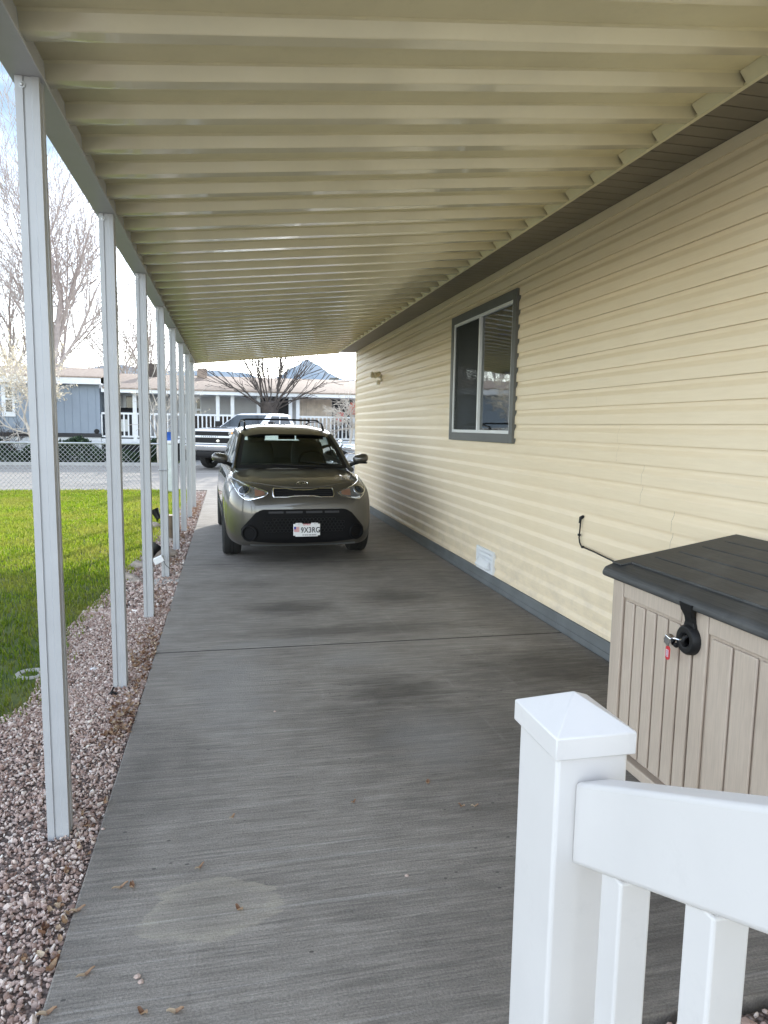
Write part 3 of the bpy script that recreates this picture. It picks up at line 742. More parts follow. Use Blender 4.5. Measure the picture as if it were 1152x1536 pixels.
b = MB(); b.lathe([(0, .0), (.03, .005), (.035, .04), (.028, .07), (0, .08)], (-.05, .0, -.04), (-.2, 0, -1), 14); b.build('sensor', 'cream_lamp', fl)

# ------------------------------------------------------------------ storage box
SX, SYN, SYF = 1.80, 1.55, 3.00                          # front plane, near and far ends
ST = thing('storage_box', 'taupe woodgrain resin storage box with sloping charcoal lid, standing against the siding', 'storage box', (2.15, 2.25, 0))
SO = Vector((-2.15, -2.25, 0))
def sl_(b): b.v = [(x+SO.x, y+SO.y, z) for x, y, z in b.v]; return b
BX = 2.50
def lidz(x): return .905+.125*(x-SX)/.7
b = MB()
b.prism([(SX+.03, .05), (BX, .05), (BX, lidz(BX)-.005), (SX+.03, lidz(SX)-.02)], 1, SYN+.01, SYF-.035); sl_(b).build('body', 'shed', ST, bevel=.01)
b = MB(); b.prism([(SX+.02, .03), (BX-.01, .03), (BX-.01, lidz(BX)-.01), (SX+.02, lidz(SX)-.022)], 1, SYF-.034, SYF-.012); b.box((SX+.0, SYF-.052, .03), (SX+.05, SYF, .885)); sl_(b).build('end_panel', 'shed', ST, bevel=.008)
def door(y0, y1, name):
    b = MB(); z0, z1 = .075, .882
    b.box((SX+.002, y0, z0), (SX+.028, y1, z1))
    d = sl_(b).build(name, 'shed', ST, bevel=.006)
    return d
ymid = 2.375
d1 = door(ymid+.004, SYF-.055, 'door'); d2 = door(SYN+.03, ymid-.004, 'door')
def boards(dr, y0, y1, inner_left):
    b = MB(); z0, z1 = .085, .79; n = 5; w_ = (y1-y0)/n
    for i in range(n): b.box((SX-.010, y0+i*w_+.0065, z0), (SX+.0015, y0+(i+1)*w_-.0065, z1))
    sl_(b).build('board_panel', 'shed', dr, bevel=.006, seg=3)
    b = MB()
    b.box((SX-.014, y0-.0055, .803), (SX+.0015, y1+.0055, .876))
    sl_(b).build('top_rail', 'shed', dr, bevel=.005, seg=3)
boards(d1, ymid+.085, SYF-.125, 0); boards(d2, SYN+.09, ymid-.095, 0)
b = MB(); b.box((SX-.014, ymid+.0065, .085), (SX+.0015, ymid+.074, .876)); sl_(b).build('stile', 'shed', d1, bevel=.005)
b = MB(); b.box((SX-.014, SYF-.112, .085), (SX+.0015, SYF-.06, .876)); sl_(b).build('stile', 'shed', d1, bevel=.005)
b = MB(); b.box((SX-.012, ymid-.083, .085), (SX+.0015, ymid-.0065, .876)); sl_(b).build('stile', 'shed', d2, bevel=.005)
b = MB(); b.box((SX-.004, SYN, .0), (BX, SYF-.02, .048)); sl_(b).build('plinth', 'shed', ST, bevel=.006)
# lid: deep rim, raised field with plank grooves running along the length
b = MB()
def lidp(x, y, dz): return (x, y, lidz(x)+dz)
rim = [(SX-.04, -.022), (SX-.045, .0), (SX-.030, .022), (SX+.03, .034), (BX-.05, .034), (BX+.02, .02), (BX+.02, -.02)]
b.add([lidp(x, y, dz) for y in (SYN-.04, SYF+.035) for x, dz in rim], [(i, (i+1) % 7, 7+(i+1) % 7, 7+i) for i in range(7)]+[tuple(range(7))[::-1], tuple(range(7, 14))])
ld = sl_(b).build('lid', 'lid', ST, bevel=.012, seg=3)
b = MB(); xs = [SX+.045+i*.125 for i in range(6)]
for a, c in zip(xs, xs[1:]):
    vs = [lidp(x, y, dz) for y in (SYN, SYF-.07) for x, dz in ((a+.005, .0345), (c-.005, .0345), (c-.005, .046), (a+.005, .046))]
    b.add(vs, [(0, 1, 5, 4), (1, 2, 6, 5), (2, 3, 7, 6), (3, 0, 4, 7), (0, 3, 2, 1), (4, 5, 6, 7)])
vs = [lidp(x, y, dz) for y in (SYF-.062, SYF+.02) for x, dz in ((SX+.0, .0345), (BX-.02, .0345), (BX-.02, .041), (SX+.0, .041))]
b.add(vs, [(0, 1, 5, 4), (1, 2, 6, 5), (2, 3, 7, 6), (3, 0, 4, 7), (0, 3, 2, 1), (4, 5, 6, 7)])
sl_(b).build('lid_planks', 'lid', ld, bevel=.003)
for yy in (2.62, 2.1): b = MB(); b.lathe([(0, .004), (.034, .0035), (.038, 0)], lidp(SX+.10, yy, .0395), (-.15, 0, 1), 18); sl_(b).build('lid_stud', 'lid', ld)
# black hasp tongue and ring
hy, hz = 2.385, .775
b = MB()
sec = [(.90, .038, -.052), (.87, .032, -.046), (.845, .024, -.034), (.825, .026, -.028), (.805, .034, -.027)]
for (za, wa, xa), (zb, wb, xb) in zip(sec, sec[1:]):
    vs = [(SX+xx+dx, hy+s*ww, zz) for zz, ww, xx in ((za, wa, xa), (zb, wb, xb)) for s, dx in ((-1, 0), (1, 0), (1, .02), (-1, .02))]
    b.add(vs, [(0, 1, 5, 4), (1, 2, 6, 5), (2, 3, 7, 6), (3, 0, 4, 7)])
b.lathe([(.024, .0), (.024, .026), (.032, .034), (.052, .034), (.060, .024), (.062, .0)], (SX-.010, hy, .752), (-1, 0, 0), 28)
b.lathe([(0, .004), (.0245, .004)], (SX-.010, hy, .752), (-1, 0, 0), 28)
b.tube([(SX-.02, hy-.012, .775), (SX-.05, hy-.010, .765), (SX-.055, hy-.006, .748), (SX-.045, hy, .735), (SX-.015, hy+.004, .73)], .008, 8)
sl_(b).build('hasp', 'black_plastic', ST, bevel=.002, seg=1)
pk = thing('padlock', 'small silver padlock hanging from the black hasp of the storage box', 'padlock', (SX-.055, hy+.055, .728))
b = MB(); b.tube([(.0, .008, .012), (.0, -.018, .018), (.0, -.04, .020), (.012, -.052, .024), (.026, -.045, .032), (.028, -.02, .034), (.026, .0, .034)], .0042, 8); b.build('shackle', 'chrome', pk)
b = MB(); b.box((-.016, .0, -.018), (.016, .036, .022), 0, Matrix.Rotation(.25, 3, 'X')); b.build('body', 'chrome', pk, bevel=.005, seg=3)
b = MB(); b.lathe([(0, .010), (.009, .009), (.011, 0)], (0, .038, -.002), (0, 1, .25), 12); b.build('key_barrel', 'black_plastic', pk); b = MB(); b.lathe([(0, .010), (.009, .009), (.011, 0)], (0.012, -.004, -.012), (0, -1, -.25), 12); b.build('key_barrel', 'black_plastic', pk)
kt = thing('key_tag', 'red key tag with a pink paper insert dangling below the padlock', 'key tag', (SX-.06, hy+.075, .71))
b = MB(); b.prism([(.013*math.cos(a)*(1), (.016 if math.sin(a) > 0 else -.016)+.013*math.sin(a)-.034) for a in [2*PI*k/24 for k in range(24)]], 0, -.002, .002); b.build('holder', 'red', kt)
b = MB(); b.box((-.0035, -.008, -.050), (-.0025, .008, -.020)); b.build('paper_insert', simple('pink_paper', (.72, .48, .56), .7), kt)
b = MB()
for i in range(5): b.box((-.0046, -.005, -.046+i*.005), (-.0036, .004-.002*(i % 2), -.0445+i*.005))
b.build('writing', 'ink', kt)
b = MB(); b.tube([(0, 0, -.008), (0, -.008, .004), (0, -.012, .012)], .0015, 6); b.build('ring', 'chrome', kt)

# ------------------------------------------------------------------ white vinyl stair railing
RL = thing('stair_railing', 'white vinyl stair railing with square balusters and a pyramid capped post', 'railing', (.5075, .94, -.03))
RO = Vector((-.5075, -.94, .03))
def rl(b): b.v = [(x+RO.x, y+RO.y, z+RO.z) for x, y, z in b.v]; return b
px0, px1, py0, py1 = .4515, .5635, .872, 1.004
b = MB(); b.box((px0, py0, -.03), (px1, py1, 1.112)); pst = rl(b).build('post', 'vinyl', RL, bevel=.006, seg=3)
b = MB(); x0, x1, y0, y1 = .4445, .5705, .8635, 1.0125; z0, z1 = 1.107, 1.140; cx, cy, ap = (x0+x1)/2, (y0+y1)/2, 1.178
b.add([(x0,y0,z0),(x1,y0,z0),(x1,y1,z0),(x0,y1,z0),(x0,y0,z1),(x1,y0,z1),(x1,y1,z1),(x0,y1,z1),(cx,cy,ap)],
      [(3,2,1,0),(0,1,5,4),(1,2,6,5),(2,3,7,6),(3,0,4,7),(4,5,8),(5,6,8),(6,7,8),(7,4,8)])
rl(b).build('cap', 'vinyl', pst, smooth=5, bevel=.002, seg=2)
SLP = .4525
def rail(z_at, hgt, ya, yb, w_):
    b = MB(); cx = .5085
    b.add([(cx+s*w_, y, z_at+SLP*(.873-y)+dz) for y in (ya, yb) for s, dz in ((-1, -hgt), (1, -hgt), (1, 0), (-1, 0))],
          [(0, 1, 5, 4), (1, 2, 6, 5), (2, 3, 7, 6), (3, 0, 4, 7), (0, 3, 2, 1), (4, 5, 6, 7)])
    return rl(b)
rail(1.069, .126, .8715, -.55, .0285).build('top_rail', 'vinyl', RL, bevel=.007, seg=3)
rail(.20, .09, .8715, -.55, .0255).build('bottom_rail', 'vinyl', RL, bevel=.006)
for i in range(8):
    y = .775-.17*i; b = MB(); zt = 1.069-.120+SLP*(.873-y); zb = .20-.03+SLP*(.873-y)
    b.box((.4855, y-.0235, zb), (.5315, y+.0235, zt)); rl(b).build('baluster', 'vinyl', RL, bevel=.004, seg=3)
b = MB(); b.box((px0, -.68, -.03), (px1, -.55, 1.85)); rl(b).build('post', 'vinyl', RL, bevel=.006)

# ------------------------------------------------------------------ grey-brown hatchback on the drive
def wheel(parent, x, y, R, W, rim_r, spokes, side, rim_mat='alloy'):
    """side = +1 when the outer face looks to +x"""
    b = MB(); h = W/2
    b.lathe([(rim_r, -h*.8), (rim_r+.01, -h*.95), (R-.03, -h), (R-.008, -h*.86), (R, -h*.6), (R, -h*.25), (R-.006, -h*.22), (R-.006, -h*.15), (R, -h*.12), (R, h*.12), (R-.006, h*.15), (R-.006, h*.22), (R, h*.25), (R, h*.6), (R-.008, h*.86), (R-.03, h), (rim_r+.01, h*.95), (rim_r, h*.8), (rim_r, -h*.8)], (0, 0, 0), (1, 0, 0), 40)
    t = b.build('wheel', 'rubber', parent); t.location = (x, y, R)
    b = MB(); s = side*h
    b.lathe([(rim_r+.002, s*.75), (rim_r-.02, s*.72), (rim_r-.03, s*.3), (.02, s*.25)], (0, 0, 0), (1, 0, 0), 30, 1)
    for k in range(spokes):
        a = 2*PI*k/spokes
        p = [(s*.62, .02, .05), (s*.74, .03, rim_r-.02), (s*.74, -.03, rim_r-.02), (s*.62, -.02, .05)]
        vs = [Matrix.Rotation(a, 3, 'X') @ Vector((q[0]-dx, q[1], q[2])) for dx in (0, side*.02) for q in p]
        b.add(vs, [(0, 1, 2, 3), (4, 7, 6, 5), (0, 4, 5, 1), (1, 5, 6, 2), (2, 6, 7, 3), (3, 7, 4, 0)])
    b.lathe([(0, s*.70), (.05, s*.68), (.06, s*.5), (.06, s*.3)], (0, 0, 0), (1, 0, 0), 16)
    b.build('rim', [rim_mat, 'black_matt'], t)
    return t

CAR = thing('parked_car', 'boxy grey-brown hatchback with black roof bars parked nose out on the concrete drive', 'car', (.832, 7.90, 0), math.radians(2.0))
KW = [(0, .52), (.02, .60), (.05, .67), (.10, .735), (.18, .79), (.30, .838), (.5, .868), (.85, .885), (1.3, .872), (2.2, .868), (3.0, .872), (3.43, .885), (3.8, .865), (4.0, .82), (4.08, .76), (4.12, .66)]
KB = [(0, .31), (.02, .25), (.05, .215), (.10, .20), (.18, .195), (.30, .20), (1.0, .205), (3.6, .21), (4.0, .26), (4.08, .32), (4.12, .42)]
KT = [(0, .62), (.02, .72), (.05, .80), (.10, .865), (.18, .913), (.30, .945), (.5, .975), (.75, 1.008), (.97, 1.035), (1.15, 1.05), (2.2, 1.06), (3.6, 1.09), (4.0, 1.07), (4.08, 1.0), (4.12, .90)]
def kring(d):
    w_, zb, zt = sinterp(d, KW), sinterp(d, KB), sinterp(d, KT); H = zt-zb
    half = [(0, 0), (.45, 0), (.80, .004), (.925, .03), (.972, .09), (.988, .2), (1.0, .36), (1.0, .5), (.992, .64), (.975, .76), (.948, .85), (.90, .915), (.80, .956), (.62, .98), (.32, .995), (0, 1)]
    pts = [(x*w_, zb+z*H) for x, z in half]
    return pts+[(-x, z) for x, z in pts[-2:0:-1]]
def kia_body():
    b = MB(); ds = [0, .02, .05, .10, .18, .30, .42, .56, .70, .85, 1.0, 1.15, 1.4, 1.8, 2.2, 2.6, 3.0, 3.2, 3.43, 3.66, 3.85, 4.0, 4.08, 4.12]
    rings = [kring(d) for d in ds]; n = len(rings[0])
    vs = [(x, d, z) for d, r in zip(ds, rings) for x, z in r]
    fs = [(i*n+k, i*n+(k+1) % n, (i+1)*n+(k+1) % n, (i+1)*n+k) for i in range(len(ds)-1) for k in range(n)]
    fs += [tuple(range(n))[::-1], tuple((len(ds)-1)*n+k for k in range(n))]
    b.add(vs, fs)
    o = b.build('tmp_body', ['kia', 'black_matt', 'interior'], None, subsurf=2)
    cut = MB()
    for s in (-1, 1):
        for d in (.855, 3.43):
            cut.lathe([(0, .0), (.352, .0), (.352, .6), (0, .6)], (s*.60, d, .325), (s, 0, 0), 40)
    co = cut.build('tmp_cut', 'black_matt', None)
    bpy.context.view_layer.update()
    md = o.modifiers.new('b', 'BOOLEAN'); md.object = co; md.operation = 'DIFFERENCE'; md.solver = 'EXACT'
    dg = bpy.context.evaluated_depsgraph_get(); me = bpy.data.meshes.new_from_object(o.evaluated_get(dg))
    bpy.data.objects.remove(o); bpy.data.objects.remove(co)
    bm = bmesh.new(); bm.from_mesh(me)
    for f in bm.faces:
        c = f.calc_center_median()
        arch = any(math.hypot(c.y-d, c.z-.325) < .36 for d in (.855, 3.43)) and (abs(f.normal.x) < .3 or abs(c.x) < .7) and abs(c.x) > .55 and c.z > .2
        f.material_index = 1 if (arch or c.z < .215) else 0
        if f.normal.z > .7 and c.y > 1.02 and c.z > .95: f.material_index = 2
    bv = BVHTree.FromBMesh(bm); bm.to_mesh(me); bm.free()
    me.materials.clear()
    for m in ('kia', 'black_matt', 'interior'): me.materials.append(MT[m])
    me.name = 'body'; ob = bpy.data.objects.new('body', me); COL.objects.link(ob); ob.parent = CAR
    return ob, bv
kb, kbv = kia_body()
def fr(x, z, off=0):                                     # point on the car's front surface
    h = kbv.ray_cast(Vector((x, -1, z)), Vector((0, 1, 0)))
    if h[0] is None:
        for k in range(1, 30):
            h = kbv.ray_cast(Vector((x*(1-.01*k), -1, z+(.6-z)*.01*k)), Vector((0, 1, 0)))
            if h[0] is not None: break
    q = h[0]; n = h[1] if h[1].y < 0 else -h[1]
    return (q.x*0+x, q.y-off, z), n
def patch(b, lo, hi, off, nx=24, nz=8, mi=0, thick=.012):
    x0, x1 = max(lo[0][0], hi[0][0]), min(lo[-1][0], hi[-1][0])
    def P(u, v, o):
        x = x0+(x1-x0)*u; z = interp(x, lo)+(interp(x, hi)-interp(x, lo))*v; return fr(x, z, o)[0]
    b.grid(lambda u, v: P(u, v, off), nx, nz, mi)
    edge = [(i/nx, 0) for i in range(nx)]+[(1, j/nz) for j in range(nz)]+[(1-i/nx, 1) for i in range(nx)]+[(0, 1-j/nz) for j in range(nz)]
    vs = [P(u, v, off) for u, v in edge]+[P(u, v, off-thick) for u, v in edge]; n = len(edge)
    b.add(vs, [(i, (i+1) % n, n+(i+1) % n, n+i) for i in range(n)], mi)
    return b
def mir(pts): return [(-x, z) for x, z in pts[::-1]]
# hood panel lying on the body
b = MB()
def hood(u, v, o=.006):
    x = (u-.5)*2*.715; f = .115+.30*(abs(x)/.715)**2.6; d = f+(.955+.075*(x/.7)**2-f)*v
    h = kbv.ray_cast(Vector((x, d, 2)), Vector((0, 0, -1)))
    crease = .010*math.exp(-((abs(x)-.52)/.05)**2)*min(1, v*3)
    return (x, d, (h[0].z if h[0] else 1.0)+o+crease)
b.grid(hood, 40, 20)
eg = [(i/40, 0) for i in range(41)]
b.add([hood(u, v) for u, v in eg]+[hood(u, v, -.012) for u, v in eg], [(i, i+1, 42+i, 41+i) for i in range(40)])
for u_ in (0, 1):
    eg = [(u_, j/20) for j in range(21)]; b.add([hood(u, v) for u, v in eg]+[hood(u, v, -.012) for u, v in eg], [(i, i+1, 22+i, 21+i) for i in range(20)])
b.build('hood', 'kia', CAR)
# grille with pinched chrome surround
gu = [(-.345, .845), (-.335, .862), (-.19, .862), (-.11, .849), (0, .846), (.11, .849), (.19, .862), (.335, .862), (.345, .845)]
gl_ = [(-.345, .79), (-.335, .770), (-.19, .770), (-.11, .781), (0, .783), (.11, .781), (.19, .770), (.335, .770), (.345, .79)]
g = MB(); patch(g, gl_, gu, .004, 40, 5); gr = g.build('grille', 'bumper_black', CAR)
b = MB(); out = gu+gl_[::-1]; pts = []
for (a, c) in zip(out, out[1:]+out[:1]):
    for k in range(6): pts.append(fr(a[0]+(c[0]-a[0])*k/6, a[1]+(c[1]-a[1])*k/6, .008)[0])
b.tube(pts+[pts[0]], .0095, 6); b.build('grille_surround', 'chrome', gr)
b = MB()
for z in (.795, .815, .835): b.tube([fr(x, z, .007)[0] for x in np.linspace(-.32, .32, 24)], .004, 5)
b.build('grille_bar', 'black_matt', gr)
# badge
p, n = fr(0, .908, .006)
tilt = Matrix.Translation(Vector(p)+Vector((0, -.004, .004))) @ Matrix.Rotation(math.radians(52), 4, 'X')
b = MB(); pts = [tilt @ Vector((.064*math.cos(a), .030*math.sin(a), 0)) for a in np.linspace(0, 2*PI, 33)]; b.tube(pts, .0045, 6, 0)
n0 = len(b.v); ring = [tilt @ Vector((.06*math.cos(a), .027*math.sin(a), -.002)) for a in np.linspace(0, 2*PI, 33)[:-1]]; b.add(ring, [tuple(range(32))], 1)
bd = b.build('badge', ['chrome', 'black_plastic'], CAR)
text_mesh('KIA', .046, 'badge_letters', 'chrome', bd, tilt, .002, .001, 1.1, 1.15)
# lower black insert
li_u = [(-.70, .415), (-.665, .46), (-.55, .592), (-.49, .628), (-.46, .636), (.46, .636), (.49, .628), (.55, .592), (.665, .46), (.70, .415)]
li_l = [(-.70, .345), (-.665, .298), (-.6, .283), (-.5, .27), (-.3, .252), (0, .246), (.3, .252), (.5, .27), (.6, .283), (.665, .298), (.70, .345)]
b = MB(); patch(b, li_l, li_u, .010, 56, 14); ins = b.build('bumper_insert', 'bumper_black', CAR)
b = MB()
for xa, xb in ((-.40, -.235), (-.205, -.02), (.02, .205), (.235, .40)): patch(b, [(xa, .592), (xb, .592)], [(xa, .615), (xb, .615)], .0135, 6, 1)
b.build('air_slot', 'ink', ins)
b = MB(); patch(b, [(-.44, .37), (.44, .37)], [(-.46, .56), (.46, .56)], .0125, 30, 6); b.build('mesh_backing', 'bumper_black', ins)
b = MB(); hx, hz_ = .042, .032
for r in range(5):
    for k in range(-11, 12):
        cx_, cz_ = k*hx+(hx/2 if r % 2 else 0), .395+r*hz_
        if abs(cx_) > .45-.08*(cz_ > .5): continue
        pts = [fr(cx_+.0225*math.cos(a), cz_+.0165*math.sin(a), .0165)[0] for a in np.linspace(PI/6, 2*PI+PI/6, 7)]
        b.tube(pts, .0028, 4, cap=False)
b.build('mesh_grille', simple('satin_black_mesh', (.014, .015, .016), .45), ins)
for s in (-1, 1):
    p, n = fr(s*.603, .372, .0)
    b = MB(); c = (p[0], p[1]+.01, p[2]); ax = (s*.35, -1, .0)
    b.lathe([(.095, -.03), (.095, .022), (.086, .034), (.074, .034), (.066, .018), (.05, .012), (0, .016)], c, ax, 28); b.build('fog_light', 'bumper_black', ins)
# splitter lip in body colour
b = MB(); patch(b, [(-.60, .222), (-.3, .208), (0, .203), (.3, .208), (.60, .222)], [(-.60, .243), (-.3, .229), (0, .224), (.3, .229), (.60, .243)], .006, 30, 2); b.build('lower_lip', 'skirt', CAR)
# licence plate
py = fr(.02, .41, .0)[0][1]-.030; PM = Matrix.Translation((.025, py, .405)) @ Matrix.Rotation(PI/2, 4, 'X')
b = MB()
for a, c in (((-.152, .0, -.066), (.152, .008, .066)), ((-.128, .0, .0662), (-.05, .008, .078)), ((.05, .0, .0662), (.128, .008, .078)), ((-.128, 0, -.078), (.128, .008, -.0662))): b.box(a, c)
pl = b.build('licence_plate', 'plate', CAR, bevel=.003); pl.location = (.025, py, .405)
def ptext(s, size, mat, x, z, name, bold=0, xs=1, sp=1): return text_mesh(s, size, name, mat, pl, Matrix.Translation((x, -.0015, z)) @ Matrix.Rotation(PI/2, 4, 'X'), .0006, bold, sp, xs)
ptext('9X3RG', .086, 'ink', .042, -.006, 'plate_number', .0016, .80, 1.08)
ptext('UTAH', .028, 'red', .0, .058, 'plate_state', .0006, 1, 1.1)
ptext('IN GOD WE TRUST', .018, 'ink', .03, -.060, 'plate_motto', .0003, 1.0)
b = MB()
b.box((-.145, -.0016, .008), (-.122, -.0004, .036), 0)
for i in range(7): b.box((-.1215 if i > 2 else -.1215, -.0015, -.022+i*.0086), (-.084, -.0004, -.0178+i*.0086), 1)
for i in range(4): b.box((-.145, -.0015, -.022+i*.0086), (-.1218, -.0004, -.0178+i*.0086), 1)
b.build('plate_flag', ['blue', 'red'], pl)
b = MB()
for cx_ in (-.09, .09): b.lathe([(0, .004), (.006, .003), (.007, 0)], (cx_, 0, .067), (0, -1, 0), 10)
b.build('screw', 'steel', pl)
# headlights
def headlight(s):
    lo = [(.402, .806), (.43, .785), (.50, .765), (.60, .742), (.65, .745), (.71, .79), (.755, .86), (.79, .935)]
    hi = [(.402, .822), (.43, .838), (.50, .858), (.60, .888), (.70, .922), (.79, .955)]
    if s < 0: lo, hi = mir(lo), mir(hi)
    b = MB(); patch(b, lo, hi, .004, 30, 10); hd = b.build('headlight', 'lens', CAR)
    b = MB(); out = lo+hi[::-1]; pts = []
    for a, c in zip(out, out[1:]+out[:1]):
        for k in range(4): pts.append(fr(a[0]+(c[0]-a[0])*k/4, a[1]+(c[1]-a[1])*k/4, .007)[0])
    b.tube(pts+[pts[0]], .007, 6); b.build('bezel', 'chrome', hd)
    c, n = fr(s*.655, .835, .0); b = MB()
    b.lathe([(.072, .0), (.07, .018), (.058, .02), (.052, .008)], Vector(c), n, 26, 1); b.lathe([(.05, .006), (.047, .022), (.03, .034), (0, .038)], Vector(c), n, 24, 0); b.build('projector', ['dark_glass', 'chrome'], hd)
    la, ha = [(.44, .797), (.50, .785), (.545, .785)], [(.44, .832), (.50, .848), (.545, .858)]
    if s < 0: la, ha = mir(la), mir(ha)
    b = MB(); patch(b, la, ha, .010, 8, 4); b.build('indicator', 'amber', hd)
    lb, hb = [(.55, .755), (.61, .748), (.66, .757)], [(.55, .768), (.61, .763), (.66, .775)]
    if s < 0: lb, hb = mir(lb), mir(hb)
    b = MB(); patch(b, lb, hb, .010, 8, 2); b.build('running_light', 'white_trim', hd)
headlight(1); headlight(-1)
# greenhouse
def ws(u, v, o=0):
    t = (u-.5)*2; x = t*(.715+(.592-.715)*v); d = .955+(1.665-.955)*v+.115*t*t+.0*v; z = 1.043+(1.468-1.043)*v-.02*t*t*(.4+v)+.02*math.sin(PI*v)
    return (x, d-o*.5, z+o*.86)
b = MB(); b.grid(ws, 24, 12, lambda u, v: 1 if (abs(u-.5) > .47 or v < .06 or v > .955) else 0)
b.build('windshield', ['car_glass', 'black_plastic'], CAR, recalc=False)
KR = [(1.56, 1.435), (1.60, 1.452), (1.68, 1.482), (1.85, 1.528), (2.1, 1.558), (2.6, 1.578), (3.2, 1.568), (3.7, 1.535), (3.98, 1.488), (4.04, 1.46)]
def roofp(u, v):
    t = (u-.5)*2; d0 = 1.585+.125*t*t; d1 = 4.02-.08*t*t; d = d0+(d1-d0)*v
    wd = .598+.03*math.sin(PI*min(1, v*1.3)); return (t*wd, d, sinterp(d-.09*t*t*(1-v), KR)+.012-.075*abs(t)**4)
b = MB(); b.grid(roofp, 24, 26); b.build('roof', 'kia', CAR, recalc=False)
for s in (-1, 1):
    b = MB(); pts = [ws(.5+s*.5, v, .004) for v in np.linspace(0, 1, 8)]
    b.tube([(s*.745, .97, 1.02)]+[(p[0]+s*.018, p[1]+.02, p[2]+.004) for p in pts]+[(p[0], p[1], p[2]-.008) for p in (roofp(.5+s*.5, v) for v in np.linspace(.05, 1, 14))]+[(s*.66, 4.06, 1.25), (s*.70, 4.05, 1.05)], [.03, .03]+[.024]*8+[.022]*13+[.05, .06], 8)
    b.build('pillar', 'kia', CAR)
    def side(u, v, o=0):
        d = 1.12+(3.98-1.12)*u; tv = min(1, max(0, u-.0)/.22); top = roofp(.5+s*.5, max(0, (d-1.77)/2.2))
        A = ws(.5+s*.5, min(1, max(0, (d-1.07)/.71)))
        zt = A[2] if d < 1.78 else top[2]; xt = A[0] if d < 1.78 else top[0]
        zb_ = 1.03+.05*u; xb_ = s*(.765+.01*math.sin(PI*u)); return (xb_+(xt-xb_)*v, d, zb_+(zt-zb_)*v)
    b = MB(); b.grid(side, 40, 6, lambda u, v: 1 if (v < .1 or v > .9 or abs(u-.42) < .03 or abs(u-.74) < .03 or u > .95) else 0)
    b.build('side_glass', ['car_glass', 'black_plastic'], CAR, recalc=False)
    # mirrors
    b = MB()
    prof_ = []
    cx_, cy_, cz_ = s*.895, 1.13, 1.158
    def mp(u, v):
        a = 2*PI*u; ph = -PI/2+PI*v; ce = abs(math.cos(ph))**.7*(1 if math.cos(ph) >= 0 else -1)
        X = abs(math.cos(a))**.75*math.copysign(1, math.cos(a))*ce*.100; Zz = abs(math.sin(a))**.75*math.copysign(1, math.sin(a))*ce*.062
        return (cx_+X, cy_+math.sin(ph)*.085, cz_+Zz+.012*(X/.1)*s)
    b.grid(mp, 28, 14, lambda u, v: 1 if v > .86 else 0); mo = b.build('wing_mirror', ['kia', 'dark_glass'], CAR)
    b = MB(); b.tube([(s*.74, 1.17, 1.06), (s*.80, 1.15, 1.09), (s*.87, 1.14, 1.115)], [.03, .026, .03], 8); b.box((cx_-.095, cy_-.062, cz_-.064), (cx_+.08, cy_+.05, cz_-.042)); b.build('mirror_foot', 'black_plastic', mo, bevel=.012, seg=3)
    # roof bars' side rails
    b = MB(); pts = [(s*.545, 2.0, 1.50), (s*.535, 2.07, 1.60), (s*.535, 2.5, 1.632), (s*.535, 3.2, 1.628), (s*.53, 3.55, 1.60), (s*.54, 3.62, 1.50)]
    b.tube(pts, [.02, .012, .010, .010, .012, .02], 8); b.build('roof_rail', 'black_plastic', CAR)
    wheel(CAR, s*.775, .855, .325, .215, .21, 5, s); wheel(CAR, s*.775, 3.43, .325, .215, .21, 5, s)
    b = MB()
    for zz in (1.0,):
        b.box((s*.874-.006, 1.15, .40), (s*.874+.006, 3.0, .47))
    b.build('side_trim', 'black_plastic', CAR, bevel=.004)
    b = MB(); b.prism([(3.95, .80), (4.10, .80), (4.09, 1.02), (4.0, 1.02)], 0, s*.60, s*.72); b.build('tail_light', 'red_lens', CAR, bevel=.01)
for d in (2.35, 3.25):
    b = MB(); b.tube([(-.535, d, 1.632), (-.5, d, 1.652), (0, d, 1.658), (.5, d, 1.652), (.535, d, 1.632)], [.014, .010, .010, .010, .014], 8); b.build('cross_bar', 'black_plastic', CAR)
b = MB(); b.grid(lambda u, v: ((u-.5)*2*(.66-.06*v), 4.08-.06*v-.05*((u-.5)*2)**2, 1.08+.37*v), 14, 8, lambda u, v: 1 if abs(u-.5) > .44 or v > .86 or v < .08 else 0)
b.build('rear_glass', ['car_glass', 'kia'], CAR, recalc=False)
b = MB(); b.tube([ws(.78, .03, .012), ws(.55, .045, .012), ws(.30, .08, .012)], .006, 5); b.tube([ws(.95, .02, .012), ws(.8, .10, .012), ws(.62, .13, .012)], .006, 5); b.build('wiper', 'black_plastic', CAR)
